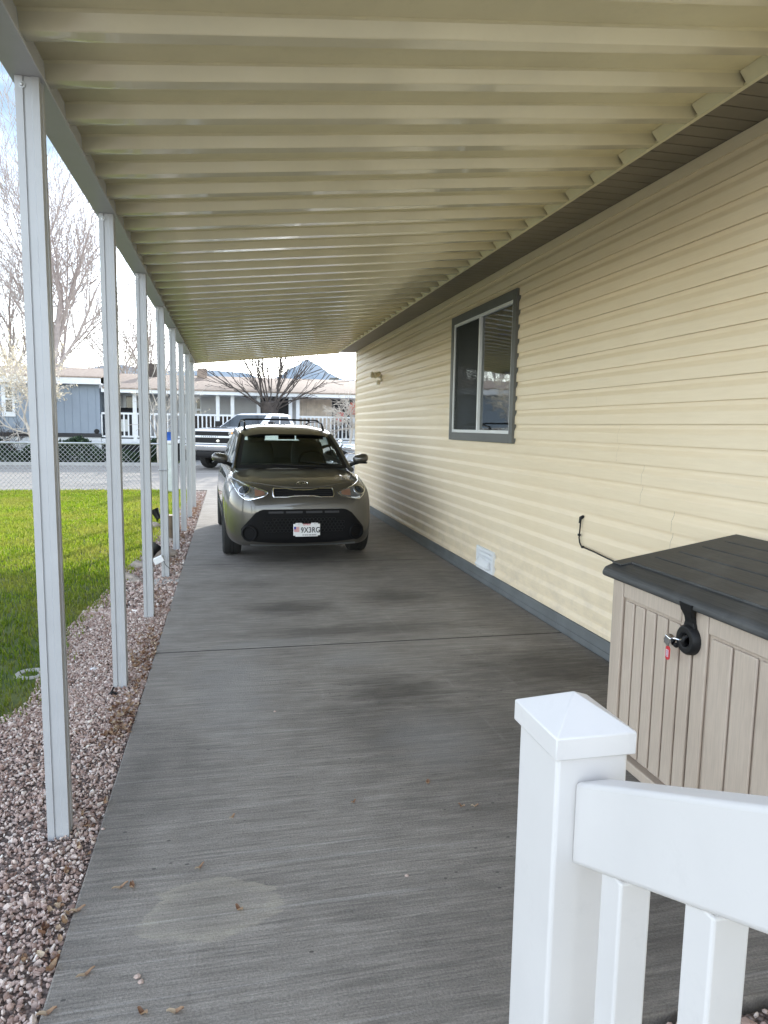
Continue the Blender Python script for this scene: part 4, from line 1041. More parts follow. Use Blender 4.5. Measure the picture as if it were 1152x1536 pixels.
# cabin
b = MB(); b.prism([(1.02, .97), (1.05, 1.04), (1.45, 1.075), (1.62, 1.05), (1.66, .97)], 0, -.70, .70); b.build('dashboard', 'interior', CAR, bevel=.03, seg=3)
b = MB(); st_c = Vector((.36, 1.80, 1.06)); MR = Matrix.Rotation(math.radians(65), 3, 'X')
b.tube([st_c+MR @ Vector((.185*math.cos(a), .185*math.sin(a), 0)) for a in np.linspace(0, 2*PI, 33)], .017, 8); b.tube([st_c+MR @ Vector((-.18, 0, 0)), st_c+MR @ Vector((0, -.03, -.03)), st_c+MR @ Vector((.18, 0, 0))], [.02, .05, .02], 8); b.tube([st_c+MR @ Vector((0, -.03, -.03)), (.36, 1.60, .99)], .035, 8)
b.build('steering_wheel', 'black_plastic', CAR)
def seat(x, d, w_, name='seat', hr=True):
    def pl_(u, v):
        a = 2*PI*u; ex = lambda q, e: math.copysign(abs(q)**e, q)
        wd = w_*(.92+.08*math.sin(PI*v))*(1 if v < .8 else 1-.5*(v-.8)**1.2); return (x+ex(math.cos(a), .6)*wd, d+ex(math.sin(a), .6)*.065+.16*v, .72+.62*v)
    b = MB(); b.grid(pl_, 20, 10); n0 = len(b.v); b.add([pl_(k/20, 1) for k in range(20)], [tuple(range(20))]); q = b.build(name, 'interior', CAR)
    if hr:
        b = MB()
        def hp(u, v):
            a = 2*PI*u; ph = -PI/2+PI*v; ce = math.cos(ph)**.6 if math.cos(ph) > 0 else 0
            ex = lambda q, e: math.copysign(abs(q)**e, q)
            return (x+ex(math.cos(a), .7)*ce*.125, d+.17+ex(math.sin(a), .7)*ce*.05, 1.405+math.copysign(abs(math.sin(ph))**.7, math.sin(ph))*.075)
        b.grid(hp, 18, 10); b.tube([(x-.05, d+.16, 1.28), (x-.05, d+.17, 1.38)], .008, 6); b.tube([(x+.05, d+.16, 1.28), (x+.05, d+.17, 1.38)], .008, 6)
        b.build('headrest', 'interior', q)
seat(-.36, 2.15, .24); seat(.36, 2.15, .24); seat(0, 3.05, .60, 'rear_seat', False)
b = MB(); b.box((-.11, 1.72, 1.385), (.11, 1.755, 1.45)); b.tube([(0, 1.74, 1.44), (0, 1.70, 1.49)], .012, 6); b.build('rear_view_mirror', 'black_plastic', CAR, bevel=.015, seg=3)
b = MB(); b.box((.13, 1.735, 1.385), (.50, 1.755, 1.475), 0, Matrix.Rotation(-.35, 3, 'X')); b.build('sun_visor', simple('grey_visor', (.16, .17, .165), .8), CAR, bevel=.015, seg=3)

# ------------------------------------------------------------------ white pickup across the street
TR = thing('pickup_truck', 'white crew-cab pickup with black grille and chrome bumper standing across the street', 'pickup truck', (-.6, 25.1, 0), math.radians(-38))
def box_loft(secs):                                       # secs: (y, halfwidth, z0, z1, corner)
    b = MB(); vs = []; n = 12
    for y, w_, z0, z1, c in secs:
        half = [(0, z0), (w_-c*.6, z0), (w_, z0+c*.6), (w_, z1-c*1.4), (w_-c*.25, z1-c*.5), (w_-c, z1-.01), (0, z1)]
        ring = half+[(-x, z) for x, z in half[-2:0:-1]]; n = len(ring); vs += [(x, y, z) for x, z in ring]
    m = len(secs); fs = [(i*n+k, i*n+(k+1) % n, (i+1)*n+(k+1) % n, (i+1)*n+k) for i in range(m-1) for k in range(n)]
    fs += [tuple(range(n))[::-1], tuple((m-1)*n+k for k in range(n))]
    b.add(vs, fs); return b
def pickup_body():
    o = box_loft([(.02, .93, .62, 1.30, .08), (.05, .97, .58, 1.36, .09), (.20, 1.01, .52, 1.42, .10), (.9, 1.03, .50, 1.47, .10), (1.6, 1.03, .50, 1.50, .08), (2.4, 1.02, .50, 1.47, .05), (4.1, 1.02, .50, 1.46, .05), (4.12, 1.02, .5, 1.44, .04), (6.1, 1.01, .55, 1.42, .04), (6.16, .99, .6, 1.40, .04)]).build('tmp', ['white_paint', 'black_matt'], None, 40)
    cut = MB()
    for s in (-1, 1):
        for d in (1.0, 4.95): cut.lathe([(0, 0), (.50, 0), (.50, .7), (0, .7)], (s*.72, d, .46), (s, 0, 0), 30)
    co = cut.build('tmp2', 'black_matt', None); bpy.context.view_layer.update()
    md = o.modifiers.new('b', 'BOOLEAN'); md.object = co; md.solver = 'EXACT'
    me = bpy.data.meshes.new_from_object(o.evaluated_get(bpy.context.evaluated_depsgraph_get()))
    bpy.data.objects.remove(o); bpy.data.objects.remove(co)
    for p in me.polygons:
        c = p.center
        if any(math.hypot(c.y-d, c.z-.46) < .505 for d in (1.0, 4.95)) and abs(c.x) < 1.0: p.material_index = 1
    me.materials.clear(); me.materials.append(MT['white_paint']); me.materials.append(MT['black_matt']); me.name = 'body'
    ob = bpy.data.objects.new('body', me); COL.objects.link(ob); ob.parent = TR
pickup_body()
# cab
b = MB(); cb0 = [(1.50, .93, 1.47), (4.08, .95, 1.45)]; 
lowr = [(-.94, 1.52), (.94, 1.52), (.96, 4.06), (-.96, 4.06)]; upr = [(-.74, 2.42), (.74, 2.42), (.76, 3.82), (-.76, 3.82)]
mid = [(-.66, 2.62), (.66, 2.62), (.68, 3.6), (-.68, 3.6)]
b.add([(x, y, 1.44) for x, y in lowr]+[(x, y, 1.96) for x, y in upr]+[(x, y, 2.01) for x, y in mid], [(0, 1, 5, 4), (1, 2, 6, 5), (2, 3, 7, 6), (3, 0, 4, 7), (4, 5, 9, 8), (5, 6, 10, 9), (6, 7, 11, 10), (7, 4, 8, 11), (8, 9, 10, 11)])
cab = b.build('cab', 'white_paint', TR, 30, bevel=.05, seg=3)
def quad_on(a, b_, c, d, u0, u1, v0, v1, off, name, mat):  # window on the cab face a b c d (bottom a b, top d c)
    a, b_, c, d = map(Vector, (a, b_, c, d)); P = lambda u, v: (a.lerp(b_, u)).lerp(d.lerp(c, u), v)
    n = (b_-a).cross(d-a).normalized(); m = MB(); m.add([P(u0, v0)+n*off, P(u1, v0)+n*off, P(u1-.0, v1)+n*off, P(u0, v1)+n*off, P(u0, v0)-n*.02, P(u1, v0)-n*.02, P(u1, v1)-n*.02, P(u0, v1)-n*.02], [(0, 1, 2, 3), (0, 4, 5, 1), (1, 5, 6, 2), (2, 6, 7, 3), (3, 7, 4, 0)])
    return m.build(name, mat, cab, recalc=False)
L3 = lambda p, z: (p[0], p[1], z)
quad_on(L3(lowr[0], 1.44), L3(lowr[1], 1.44), L3(upr[1], 1.96), L3(upr[0], 1.96), .05, .95, .08, .95, .006, 'windshield', 'dark_glass')
for (i, j) in ((1, 2), (3, 0)):
    rng_u = ((.17, .49), (.53, .86)) if i == 1 else ((.14, .47), (.51, .83))
    for u0, u1 in rng_u: quad_on(L3(lowr[i], 1.44), L3(lowr[j], 1.44), L3(upr[j], 1.96), L3(upr[i], 1.96), u0, u1, .12, .90, .006, 'side_window', 'truck_side' if 'truck_side' in MT else 'dark_glass')
b = MB(); b.box((-.80, -.02, .93), (.80, .03, 1.335)); tg = b.build('grille', 'black_plastic', TR, bevel=.03)
b = MB(); b.box((-.90, -.05, 1.115), (.90, -.0205, 1.185)); bar = b.build('grille_bar', 'white_trim', tg, bevel=.012)
text_mesh('CHEVROLET', .062, 'lettering', 'ink', bar, Matrix.Translation((0, -.052, 1.15)) @ Matrix.Rotation(PI/2, 4, 'X'), .002, .001, 1.9, 1.3)
b = MB()
for z in (.98, 1.04, 1.245, 1.29):
    b.tube([(-.76, -.025, z), (.76, -.025, z)], .010, 5)
for k in range(-7, 8):
    b.tube([(k*.1, -.024, .95), (k*.1, -.024, 1.10)], .006, 4)
b.build('grille_slat', 'black_matt', tg)
b = MB(); b.box((.28, -.034, .985), (.42, -.0225, 1.045)); b.box((.325, -.034, .965), (.375, -.0225, 1.065)); b.build('badge', 'chrome', tg)
for s in (-1, 1):
    b = MB(); b.prism([(s*.66, 1.215), (s*1.0, 1.25), (s*1.015, 1.33), (s*.78, 1.32)], 1, -.015, .25); h = b.build('headlight', 'lens', TR, bevel=.015)
    b = MB(); b.box((s*.95-.05, -.02, 1.255), (s*.95+.045, .1, 1.315)); b.build('indicator', simple('bright_amber', (.75, .35, .08), .3), h)
    b = MB(); b.prism([(s*.84, .86), (s*1.0, .90), (s*1.0, 1.14), (s*.80, 1.14)], 1, -.012, .2); h2 = b.build('lamp_housing', 'trim', TR, bevel=.015)
    for z in (.945, 1.055): b = MB(); b.box((s*.915-.06, -.03, z-.035), (s*.915+.06, .05, z+.035)); b.build('driving_lamp', 'lens', h2, bevel=.01)
    b = MB(); b.tube([(s*.98, 1.95, 1.50), (s*1.12, 1.92, 1.53)], .025, 6); b.box((s*1.20-.11, 1.87, 1.47), (s*1.20+.11, 1.97, 1.70)); b.build('wing_mirror', 'black_plastic', TR, bevel=.03, seg=3)
    wheel(TR, s*.86, 1.0, .42, .28, .25, 6, s); wheel(TR, s*.86, 4.95, .42, .28, .25, 6, s)
    b = MB(); b.box((s*1.0-.02, 6.0, .98), (s*1.0+.02, 6.17, 1.36)); b.build('tail_light', 'red_lens', TR, bevel=.015)
    b = MB()
    for y in (2.55, 3.35): b.box((s*1.03-.012, y, 1.22), (s*1.03+.02, y+.2, 1.26))
    b.build('door_handle', 'chrome', TR, bevel=.008)
b = MB(); b.prism([(-.10, .66), (-.13, .72), (-.13, .86), (-.06, .90), (.25, .90), (.25, .66)], 0, -1.02, 1.02); b.build('front_bumper', 'chrome', TR, bevel=.03, seg=3)
b = MB(); b.prism([(-.08, .42), (-.11, .50), (-.11, .65), (.3, .65), (.3, .42)], 0, -.92, .92); b.build('lower_bumper', 'black_plastic', TR, bevel=.04, seg=2)
b = MB(); b.grid(lambda u, v: ((u-.5)*1.1, .35+v*1.0, 1.452+.012*v+.02*math.sin(PI*u)*math.sin(PI*v)), 8, 6); b.build('hood_bulge', 'white_paint', TR)
b = MB(); b.box((-.35, .42, 1.462), (.35, .50, 1.476)); b.build('hood_vent', 'black_plastic', TR)
b = MB(); b.tube([(-.05, 3.55, 2.0), (-.05, 3.62, 2.09), (-.05, 3.68, 2.09), (-.05, 3.72, 2.0)], [.03, .02, .02, .03], 8); b.build('roof_antenna', 'black_plastic', TR)

# ------------------------------------------------------------------ motorcycle behind the car, across the street
g = at(529, 700, 24.6)
MC = thing('motorcycle', 'chrome and black motorcycle glimpsed between the car mirror and the siding corner', 'motorcycle', (g[0]-.05, 24.6, 0), math.radians(12))
for x in (-.72, .72):
    b = MB(); b.lathe([(.24, -.05), (.30, -.055), (.32, 0), (.30, .055), (.24, .05), (.24, -.05)], (x, 0, .32), (0, 1, 0), 24)
    t = b.build('wheel', 'rubber', MC)
    b = MB()
    for k in range(8): b.tube([(x, 0, .32), (x+.24*math.cos(k*PI/4), 0, .32+.24*math.sin(k*PI/4))], .008, 4)
    b.build('spokes', 'chrome', t)
b = MB(); b.prism([(-.35, .35), (.3, .32), (.35, .6), (-.2, .62)], 1, -.14, .14); b.build('engine', 'steel', MC, bevel=.05)
b = MB(); b.lathe([(0, -.34), (.10, -.28), (.16, -.05), (.16, .1), (.10, .28), (0, .34)], (-.05, 0, .80), (1, 0, -.15), 16); b.build('fuel_tank', 'chrome', MC)
b = MB(); b.prism([(.15, .72), (.75, .78), (.78, .86), (.5, .82), (.15, .80)], 1, -.14, .14); b.build('saddle', 'black_matt', MC, bevel=.03)
b = MB(); b.tube([(-.72, 0, .32), (-.5, 0, .75), (-.38, 0, 1.0)], .035, 8); b.tube([(-.25, -.38, 1.05), (-.42, -.22, 1.03), (-.42, .22, 1.03), (-.25, .38, 1.05)], .018, 8); b.build('fork', 'chrome', MC)
for s in (-1, 1):
    b = MB(); b.lathe([(0, -.08), (.06, -.06), (.085, .02), (.08, .03), (0, .04)], (-.58, s*.10, .86), (-1, 0, 0), 16); b.build('headlamp', 'chrome', MC)
    b = MB(); b.tube([(-.1, s*.16, .4), (.2, s*.18, .28), (.85, s*.2, .34)], [.03, .045, .055], 8); b.build('exhaust', 'chrome', MC)

# ------------------------------------------------------------------ chain-link fence along the lawn's far edge
FY = 17.12
FN = thing('chain_link_fence', 'low galvanised chain-link fence running along the far edge of the lawn', 'fence', (-6.5, FY, 0))
fx0, fx1, fz1 = -12.5, -1.42, 1.10
b = MB(); b.tube([(fx0+6.5, 0, fz1), (fx1+6.5, 0, fz1)], .021, 8); b.build('top_rail', 'steel', FN)
for k in range(5):
    b = MB(); x = fx1-.02-2.74*k; b.tube([(x+6.5, 0, -.1), (x+6.5, 0, 1.13)], .028, 8); b.lathe([(.03, 0), (.03, .02), (.018, .04), (0, .045)], (x+6.5, 0, 1.13), (0, 0, 1), 10); b.build('post', 'steel', FN)
b = MB(); step = .10; n = int((fx1-fx0)/step)
for s in (-1, 1):
    for k in range(-12, n+12):
        x0 = fx0+k*step; zt = fz1-.02; za, zb_ = .0, zt; xa, xb = x0, x0+s*(zt-.0)*.95
        if min(xa, xb) < fx0 or max(xa, xb) > fx1: continue
        b.tube([(xa+6.5, s*.004, za), (xb+6.5, s*.004, zb_)], .0042, 4, cap=False)
b.build('wire_mesh', 'steel', FN)

# ------------------------------------------------------------------ houses across the street
HB = thing('blue_house', 'slate blue mobile home with white fascia and skirting across the street at left', 'house', (-10, 31, 0))
def q(b, o): b.v = [(x-o[0], y-o[1], z-o[2]) for x, y, z in b.v]; return b
OB = (-10, 31, 0)
bx1 = at(151, 640, 31)[0]; bx0 = -20.0
b = MB(); b.box((bx0, 31, 1.13), (bx1, 38, 3.2)); q(b, OB).build('wall', 'blue_wall', HB)
b = MB(); xx = bx0
while xx < bx1: b.box((xx, 30.985, 1.13), (xx+.012, 30.9985, 3.12)); xx += .3
q(b, OB).build('wall_batten', 'blue_wall', HB)
b = MB(); b.box((bx0, 30.96, .97), (bx1+.03, 38, 1.128)); q(b, OB).build('belly_band', 'ink', HB)
b = MB(); b.box((bx0, 31.02, -.1), (bx1, 38, .968)); xx = bx0
while xx < bx1: b.box((xx, 30.995, 0), (xx+.02, 31.019, .965)); xx += .16
q(b, OB).build('skirting', 'white_trim', HB)
b = MB(); b.box((bx0, 30.55, 3.1), (bx1+.12, 30.62, 3.40)); b.box((bx0, 30.62, 3.1), (bx1+.12, 31.0, 3.13)); q(b, OB).build('fascia', 'white_trim', HB)
b = MB(); b.prism([(30.52, 3.402), (34.6, 4.02), (38.6, 3.40), (38.6, 3.3), (34.6, 3.92), (30.52, 3.35)], 0, bx0, bx1+.16); q(b, OB).build('roof', 'roof_shingle', HB)
p = at(14, 612, 30.95); b = MB(); wx = p[0]
b.box((wx-.28, 30.94, 1.75), (wx+.22, 30.999, 3.05)); wn = q(b, OB).build('window', 'white_trim', HB, bevel=.01)
b = MB(); b.box((wx-.12, 30.925, 1.95), (wx+.10, 30.945, 2.42)); b.box((wx-.12, 30.925, 2.5), (wx+.10, 30.945, 2.93)); q(b, OB).build('pane', 'dark_glass', wn)
p = at(145, 647, 30.95); b = MB(); b.lathe([(.10, 0), (.10, .03), (.07, .04), (0, .03)], (p[0], 30.985, p[2]), (0, -1, 0), 16); q(b, OB).build('vent', 'black_plastic', HB)

HG = thing('porch_house', 'long grey house with a shingled roof and a white-railed porch across the street', 'house', (4, 33, 0))
OG = (4, 33, 0); gx0, gx1 = bx1+.02, 16.0; DK = .92; PY = 31.05; WY = 33.2
b = MB(); b.box((gx0, WY, -.1), (gx1, 39.5, 3.0)); q(b, OG).build('wall', 'grey_wall', HG)
b = MB(); b.box((gx0, PY-.05, DK-.16), (gx1, WY, DK)); q(b, OG).build('porch_deck', 'white_trim', HG)
b = MB(); b.box((gx0, PY+.1, -.1), (gx1, PY+.14, DK-.16)); q(b, OG).build('porch_skirting', 'black_matt', HG)
b = MB(); b.box((gx0+.1, 30.62, 2.80), (gx1, 30.69, 2.99)); b.box((gx0+.1, 30.69, 2.81), (gx1, WY, 2.84)); q(b, OG).build('fascia', 'white_trim', HG)
b = MB(); b.prism([(30.58, 3.0), (35.2, 3.86), (39.8, 3.0), (39.8, 2.9), (35.2, 3.76), (30.58, 2.94)], 0, gx0+.16, gx1); rfo = q(b, OG).build('roof', 'roof_shingle', HG)
for u in (229, 304): p = at(u, 560, 34.5); b = MB(); b.box((p[0]-.25, 34.3, 3.5), (p[0]+.2, 34.7, 4.3 if u < 250 else 4.15)); q(b, OG).build('chimney', 'bark' if u < 250 else 'roof_shingle', rfo)
def wbox(u0, u1, v0, v1, Y, d, name, mat, par): 
    a = at(u0, v1, Y); c = at(u1, v0, Y); m = MB(); m.box((a[0], Y-d, a[2]), (c[0], Y, c[2])); return q(m, OG).build(name, mat, par)
for u in (203, 327, 349, 388, 435.5, 446.5): p = at(u, 640, PY+.05); b = MB(); b.box((p[0]-.075, PY-.02, DK), (p[0]+.075, PY+.12, 2.81)); q(b, OG).build('porch_post', 'white_trim', HG)
def prail(u0, u1):
    x0, x1 = at(u0, 640, PY)[0], at(u1, 640, PY)[0]; b = MB(); b.box((x0, PY-.03, DK+1.0), (x1, PY+.03, DK+1.08)); b.box((x0, PY-.03, DK+.06), (x1, PY+.03, DK+.13))
    r = q(b, OG).build('porch_railing', 'white_trim', HG); k = int((x1-x0)/.17)
    m = MB()
    for i in range(k+1): x = x0+(x1-x0)*i/k; m.box((x-.028, PY-.018, DK+.131), (x+.028, PY+.018, DK+.999))
    q(m, OG).build('baluster_row', 'white_trim', r)
prail(153, 290); prail(291, 384); prail(448, 560)
wn = wbox(186, 201, 590, 632, WY, .05, 'window', 'white_trim', HG); wbox(190.5, 199, 594, 628, WY-.051, .01, 'pane', 'dark_glass', wn)
wn = wbox(293, 302, 596, 626, WY, .05, 'window', 'white_trim', HG); wbox(295.5, 300, 598, 613, WY-.051, .01, 'pane', 'dark_glass', wn); wbox(295.5, 300, 616, 625, WY-.051, .01, 'pane', 'dark_glass', wn)
wbox(390, 436, 597, 655, WY, .03, 'doorway', 'ink', HG); wbox(498, 548, 598, 660, WY, .03, 'doorway', 'ink', HG)
b = MB(); x0, x1 = at(449, 640, WY)[0], at(497, 640, WY)[0]; k = 14
for i in range(k): b.box((x0+(x1-x0)*i/k, WY-.10-.02*(i % 2), DK), (x0+(x1-x0)*(i+.97)/k, WY-.06, 3.0-.02*(i % 3)))
q(b, OG).build('board_panel', 'tan_wood', HG)
def far_thing(name, label, cat, u, v, Y, z=None, group=None):
    p = at(u, v, Y); return thing(name, label, cat, (p[0], Y, p[2] if z is None else z), 0, group)
t = far_thing('patio_bench', 'dark bench on the porch behind the pickup, left of centre', 'bench', 338, 640, WY-.5, DK)
b = MB(); b.box((-1.6, -.25, .36), (1.3, .25, .44)); b.build('seat', 'black_matt', t); b = MB(); b.box((-1.6, .2, .45), (1.3, .27, 1.05)); b.build('backrest', 'bark', t)
for x in (-1.5, -.1, 1.2): b = MB(); b.box((x-.04, -.2, 0), (x+.04, .2, .36)); b.build('leg', 'black_matt', t)
t = far_thing('barbecue_grill', 'covered black barbecue grill behind the white porch railing at left', 'grill', 190, 640, PY+.6, DK)
b = MB(); b.box((-.55, -.3, .1), (.55, .3, .95)); b.build('cabinet', 'ink', t); b = MB(); b.prism([(-.32, .96), (-.28, 1.18), (0, 1.30), (.28, 1.22), (.32, .96)], 0, -.62, .55); b.build('hood', 'black_plastic', t, bevel=.04); b = MB(); b.box((-.4, -.34, .3), (.1, -.305, .8)); b.build('door_panel', 'steel', t)
t = far_thing('patio_umbrella', 'folded orange-red patio umbrella standing on the porch near the siding corner', 'umbrella', 529, 640, WY-.9, DK)
b = MB(); b.tube([(0, 0, 0), (0, 0, 2.0)], .025, 8); b.build('pole', 'steel', t)
b = MB(); b.grid(lambda u, v: (.0+(.10+.24*v*(1-.5*v))*math.cos(2*PI*u)*(1+.3*math.cos(10*PI*u)), (.10+.24*v*(1-.5*v))*math.sin(2*PI*u)*(1+.3*math.cos(10*PI*u)), 1.75-.55*v), 40, 8); b.build('canopy', simple('orange_red_canvas', (.72, .11, .05), .7), t)
t = far_thing('patio_cushion', 'red cushion seen over the porch railing left of the folded umbrella', 'cushion', 510, 625, WY-.8)
b = MB(); b.box((-.18, -.1, -.25), (.18, .1, .2)); b.build('cover', simple('red_canvas', (.6, .04, .04), .7), t, bevel=.08, seg=3)
t = far_thing('street_lamp', 'small dark L-shaped lamp arm standing above the shingled roof ridge', 'street lamp', 494, 640, 44, 0)
zt = at(494, 568, 44)[2]; b = MB(); b.tube([(0, 0, 0), (0, 0, zt)], .06, 8); b.tube([(0, 0, zt), (.5, 0, zt+.02)], .06, 8); b.build('pole', 'trim', t); b = MB(); b.box((.4, -.15, zt-.07), (.55, .15, zt+.09)); b.build('lamp_head', 'trim', t)

# hedge along the blue house, one mass of leaves
def leaves(n, fn, size, name, mat, parent=None):
    P = np.array([fn() for _ in range(n)]); a = rng.normal(size=(n, 3)); a /= np.linalg.norm(a, axis=1, keepdims=True); c = rng.normal(size=(n, 3)); c -= a*(c*a).sum(1, keepdims=True); c /= np.linalg.norm(c, axis=1, keepdims=True)
    s = size*(.6+.8*rng.random((n, 1))); V = np.stack([P-a*s, P+c*s*.45, P+a*s, P-c*s*.45], 1).reshape(-1, 3)
    return numpy_mesh(name, V, np.arange(n*4).reshape(n, 4), mat, parent)
def hf():
    x = random.uniform(-16, -2.4); top = .62+.22*math.sin(x*1.9)+.15*math.sin(x*4.3+1)+(.15 if -7.6 < x < -6.2 else 0)
    return (x, random.uniform(28.6, 30.2), .02+max(.05, top)*random.random()**.6)
struct(leaves(16000, hf, .085, 'ground_cover', 'hedge'), 'stuff')
SH = thing('shrub', 'dark bare-twigged shrub beside the blue house at the left edge', 'shrub', tuple(at(-2, 690, 29.4)*[1, 1, 0]))
SHW = SH.location.copy()
# ------------------------------------------------------------------ trees
def grow(bs, tw, p, d, L, r, lev, maxlev, P, tips):
    n = 4 if lev < 2 else 3; pts = [Vector(p)]; dd = Vector(d).normalized(); rs = [r]
    for i in range(n):
        j = P['wob']*(1 if lev else .5); dd = (dd+Vector((random.gauss(0, j), random.gauss(0, j), random.gauss(0, j)+P['up']*(1 if lev else 0)))).normalized()
        pts.append(pts[-1]+dd*(L/n)); rs.append(max(P['rmin'], r*(1-(1-P['taper'])*(i+1)/n)))
    (bs if lev < P.get('trunk_levels', 1) else tw).tube(pts, rs, 7 if lev == 0 else (5 if lev < 3 else 3), cap=lev == maxlev)
    if lev >= maxlev: tips += pts[1:]; return
    k = P['kids'][min(lev, len(P['kids'])-1)]
    for i in range(k):
        t = P['t0'][min(lev, len(P['t0'])-1)]+(1-P['t0'][min(lev, len(P['t0'])-1)])*(i+random.random()*.8)/k if i < k-1 else 1.0
        idx = min(n-1, int(t*n)); fr_ = t*n-idx; q = pts[idx].lerp(pts[idx+1], min(1, fr_)); base = (pts[idx+1]-pts[idx]).normalized()
        az = i*2.4+random.random()*1.2; u = base.orthogonal().normalized(); v = base.cross(u); ang = random.uniform(*P['ang'])
        if i == k-1 and lev > 0: ang *= .35
        nd = base*math.cos(ang)+(u*math.cos(az)+v*math.sin(az))*math.sin(ang)
        grow(bs, tw, q, nd, L*random.uniform(*P['len']), max(P['rmin'], rs[min(n, idx+1)]*random.uniform(.55, .75)), lev+1, maxlev, P, tips)
def tree(name, label, loc_, L, r, maxlev, P, bark, group=None, blossoms=None, lean=(0, 0, 1), seed=1, cat='tree'):
    random.seed(seed); t = thing(name, label, cat, loc_, 0, group); bs, tw, tips = MB(), MB(), []
    grow(bs, tw, (0, 0, -.1), lean, L, r, 0, maxlev, P, tips)
    bs.build('trunk', bark, t, smooth=60, recalc=False); tw.build('crown', bark if not isinstance(bark, tuple) else bark[1], t, smooth=60, recalc=False)
    if blossoms:
        n, s, m, keep = blossoms; tt = [q for q in tips if keep(q)] or tips
        leaves(n, lambda: tuple(Vector(random.choice(tt))+Vector((random.gauss(0, s*1.2), random.gauss(0, s*1.2), random.gauss(0, s*1.2)))), s, 'blossom' if m == 'blossom' else 'bud', m, t)
    return t
PB = dict(wob=.065, up=.09, taper=.55, rmin=.009, kids=[9, 5, 5, 4, 3], t0=[.35, .3, .25, .2], ang=(.35, .75), len=(.50, .72), trunk_levels=2)
MT['twig'] = simple('brown_twig', (.42, .36, .34), .9, 0, .2, 4)
MT['bud'] = m_islands('pale_buds', [(0, (.36, .30, .25)), (1, (.58, .50, .42))], .8, .3)
p = at(80, 640, 42); tree('bare_tree', 'tall bare spreading tree rising behind the blue house', (p[0], 42, 0), 8.2, .24, 5, dict(PB, rmin=.0095, kids=[10, 6, 6, 4, 3]), 'twig', 'bare trees behind the far houses', (2200, .025, 'bud', lambda q: True), seed=3)
p = at(10, 640, 45); tree('bare_tree', 'bare tree at the left edge of the picture, behind the window of the blue house', (p[0], 45, 0), 5.6, .2, 5, dict(PB, rmin=.009, kids=[8, 5, 4, 4, 3]), 'twig', 'bare trees behind the far houses', (1200, .025, 'bud', lambda q: True), seed=8)
p = at(226, 640, 48); tree('bare_tree', 'smaller bare tree seen between the third and fourth carport posts, behind the roof vent', (p[0], 48, 0), 5.2, .17, 5, dict(PB, rmin=.009, kids=[8, 5, 4, 4, 3]), 'twig', 'bare trees behind the far houses', None, seed=11)
p = at(173, 640, 52); tree('bare_tree', 'bare tree seen through the gap right of the second carport post', (p[0], 52, 0), 5.4, .17, 4, dict(PB, rmin=.010, kids=[7, 5, 5, 4]), 'twig', 'bare trees behind the far houses', None, seed=21)
p = at(57, 640, 28.3); tree('blossom_tree', 'small pale blossoming tree with whitish limbs in front of the blue house', (p[0], 28.3, 0), 1.9, .075, 4, dict(wob=.16, up=.05, taper=.6, rmin=.009, kids=[6, 4, 4, 3], t0=[.55, .3, .3], ang=(.5, 1.05), len=(.60, .82), trunk_levels=1), 'pale_bark', None, (2600, .05, 'blossom', lambda q: q.z > 1.9), seed=5)
p = at(237, 640, 28.6); tree('young_tree', 'young pale-barked bare tree standing before the white porch railing', (p[0], 28.6, 0), 2.6, .055, 3, dict(wob=.10, up=.05, taper=.45, rmin=.008, kids=[8, 4, 3], t0=[.3, .3], ang=(.5, .95), len=(.42, .62), trunk_levels=1), 'pale_bark', None, (260, .03, 'blossom', lambda q: True), seed=9)
# pollard in front of the porch
random.seed(15)
p = at(405, 640, 30.35); PT = thing('pollard_tree', 'pollarded tree with a thick knobbly trunk and long bare shoots behind the pickup', 'tree', (p[0], 30.35, 0))
b = MB(); pts = []; 
def trk(u, v):
    z = 2.62*v; r = .34-.12*math.sin(PI*min(1, v*.9))+.10*max(0, v-.78)/.22; r *= 1+.12*math.sin(6*PI*u+z*3)+.08*math.sin(14*PI*u-z*5)
    if v > .96: r *= max(.05, (1-v)/.04)
    return (r*math.cos(2*PI*u)*1.15, r*math.sin(2*PI*u), z)
b.grid(trk, 26, 26); b.build('trunk', 'bark', PT)
tw = MB(); tips = []
PP = dict(wob=.07, up=.015, taper=.42, rmin=.010, kids=[5, 3, 2], t0=[.25, .3], ang=(.2, .6), len=(.35, .6), trunk_levels=0)
for k in range(26):
    a = 2*PI*k/26+random.random()*.2; el = random.uniform(.75, 1.5) if k % 5 else random.uniform(.25, .5); c = Vector((math.cos(a)*.28, math.sin(a)*.24, random.uniform(2.2, 2.6)))
    d = Vector((math.cos(a)*math.cos(el), math.sin(a)*math.cos(el)*.7, math.sin(el))); grow(tw, tw, c, d, random.uniform(1.6, 3.0), random.uniform(.024, .044), 0, 2, PP, tips)
tw.build('crown', 'bark', PT, smooth=60, recalc=False)
p = at(524, 640, 29.2); tree('weeping_tree', 'small pale-trunked weeping tree with a dense round bare crown near the siding corner', (p[0], 29.2, 0), 1.75, .07, 4, dict(wob=.20, up=-.03, taper=.65, rmin=.008, kids=[8, 5, 5, 4], t0=[.86, .3, .3], ang=(.4, 1.2), len=(.45, .68), trunk_levels=1), 'pale_bark', None, (500, .025, 'bud', lambda q: True), seed=4)
random.seed(33); bs = MB(); tips = []
for k in range(16):
    a = random.random()*6.3; grow(bs, bs, (0, 0, 0), (math.cos(a)*.7, math.sin(a)*.5, 1), .9, .018, 0, 3, dict(wob=.14, up=.02, taper=.5, rmin=.005, kids=[4, 3, 3], t0=[.2, .2], ang=(.3, .8), len=(.5, .75), trunk_levels=0), tips)
bs.build('crown', 'bark', SH, smooth=60, recalc=False)
b = MB(); b.tube([(0, 0, -.1), (0, 0, .15)], .08, 8); b.build('trunk', 'bark', SH)
random.seed(41)

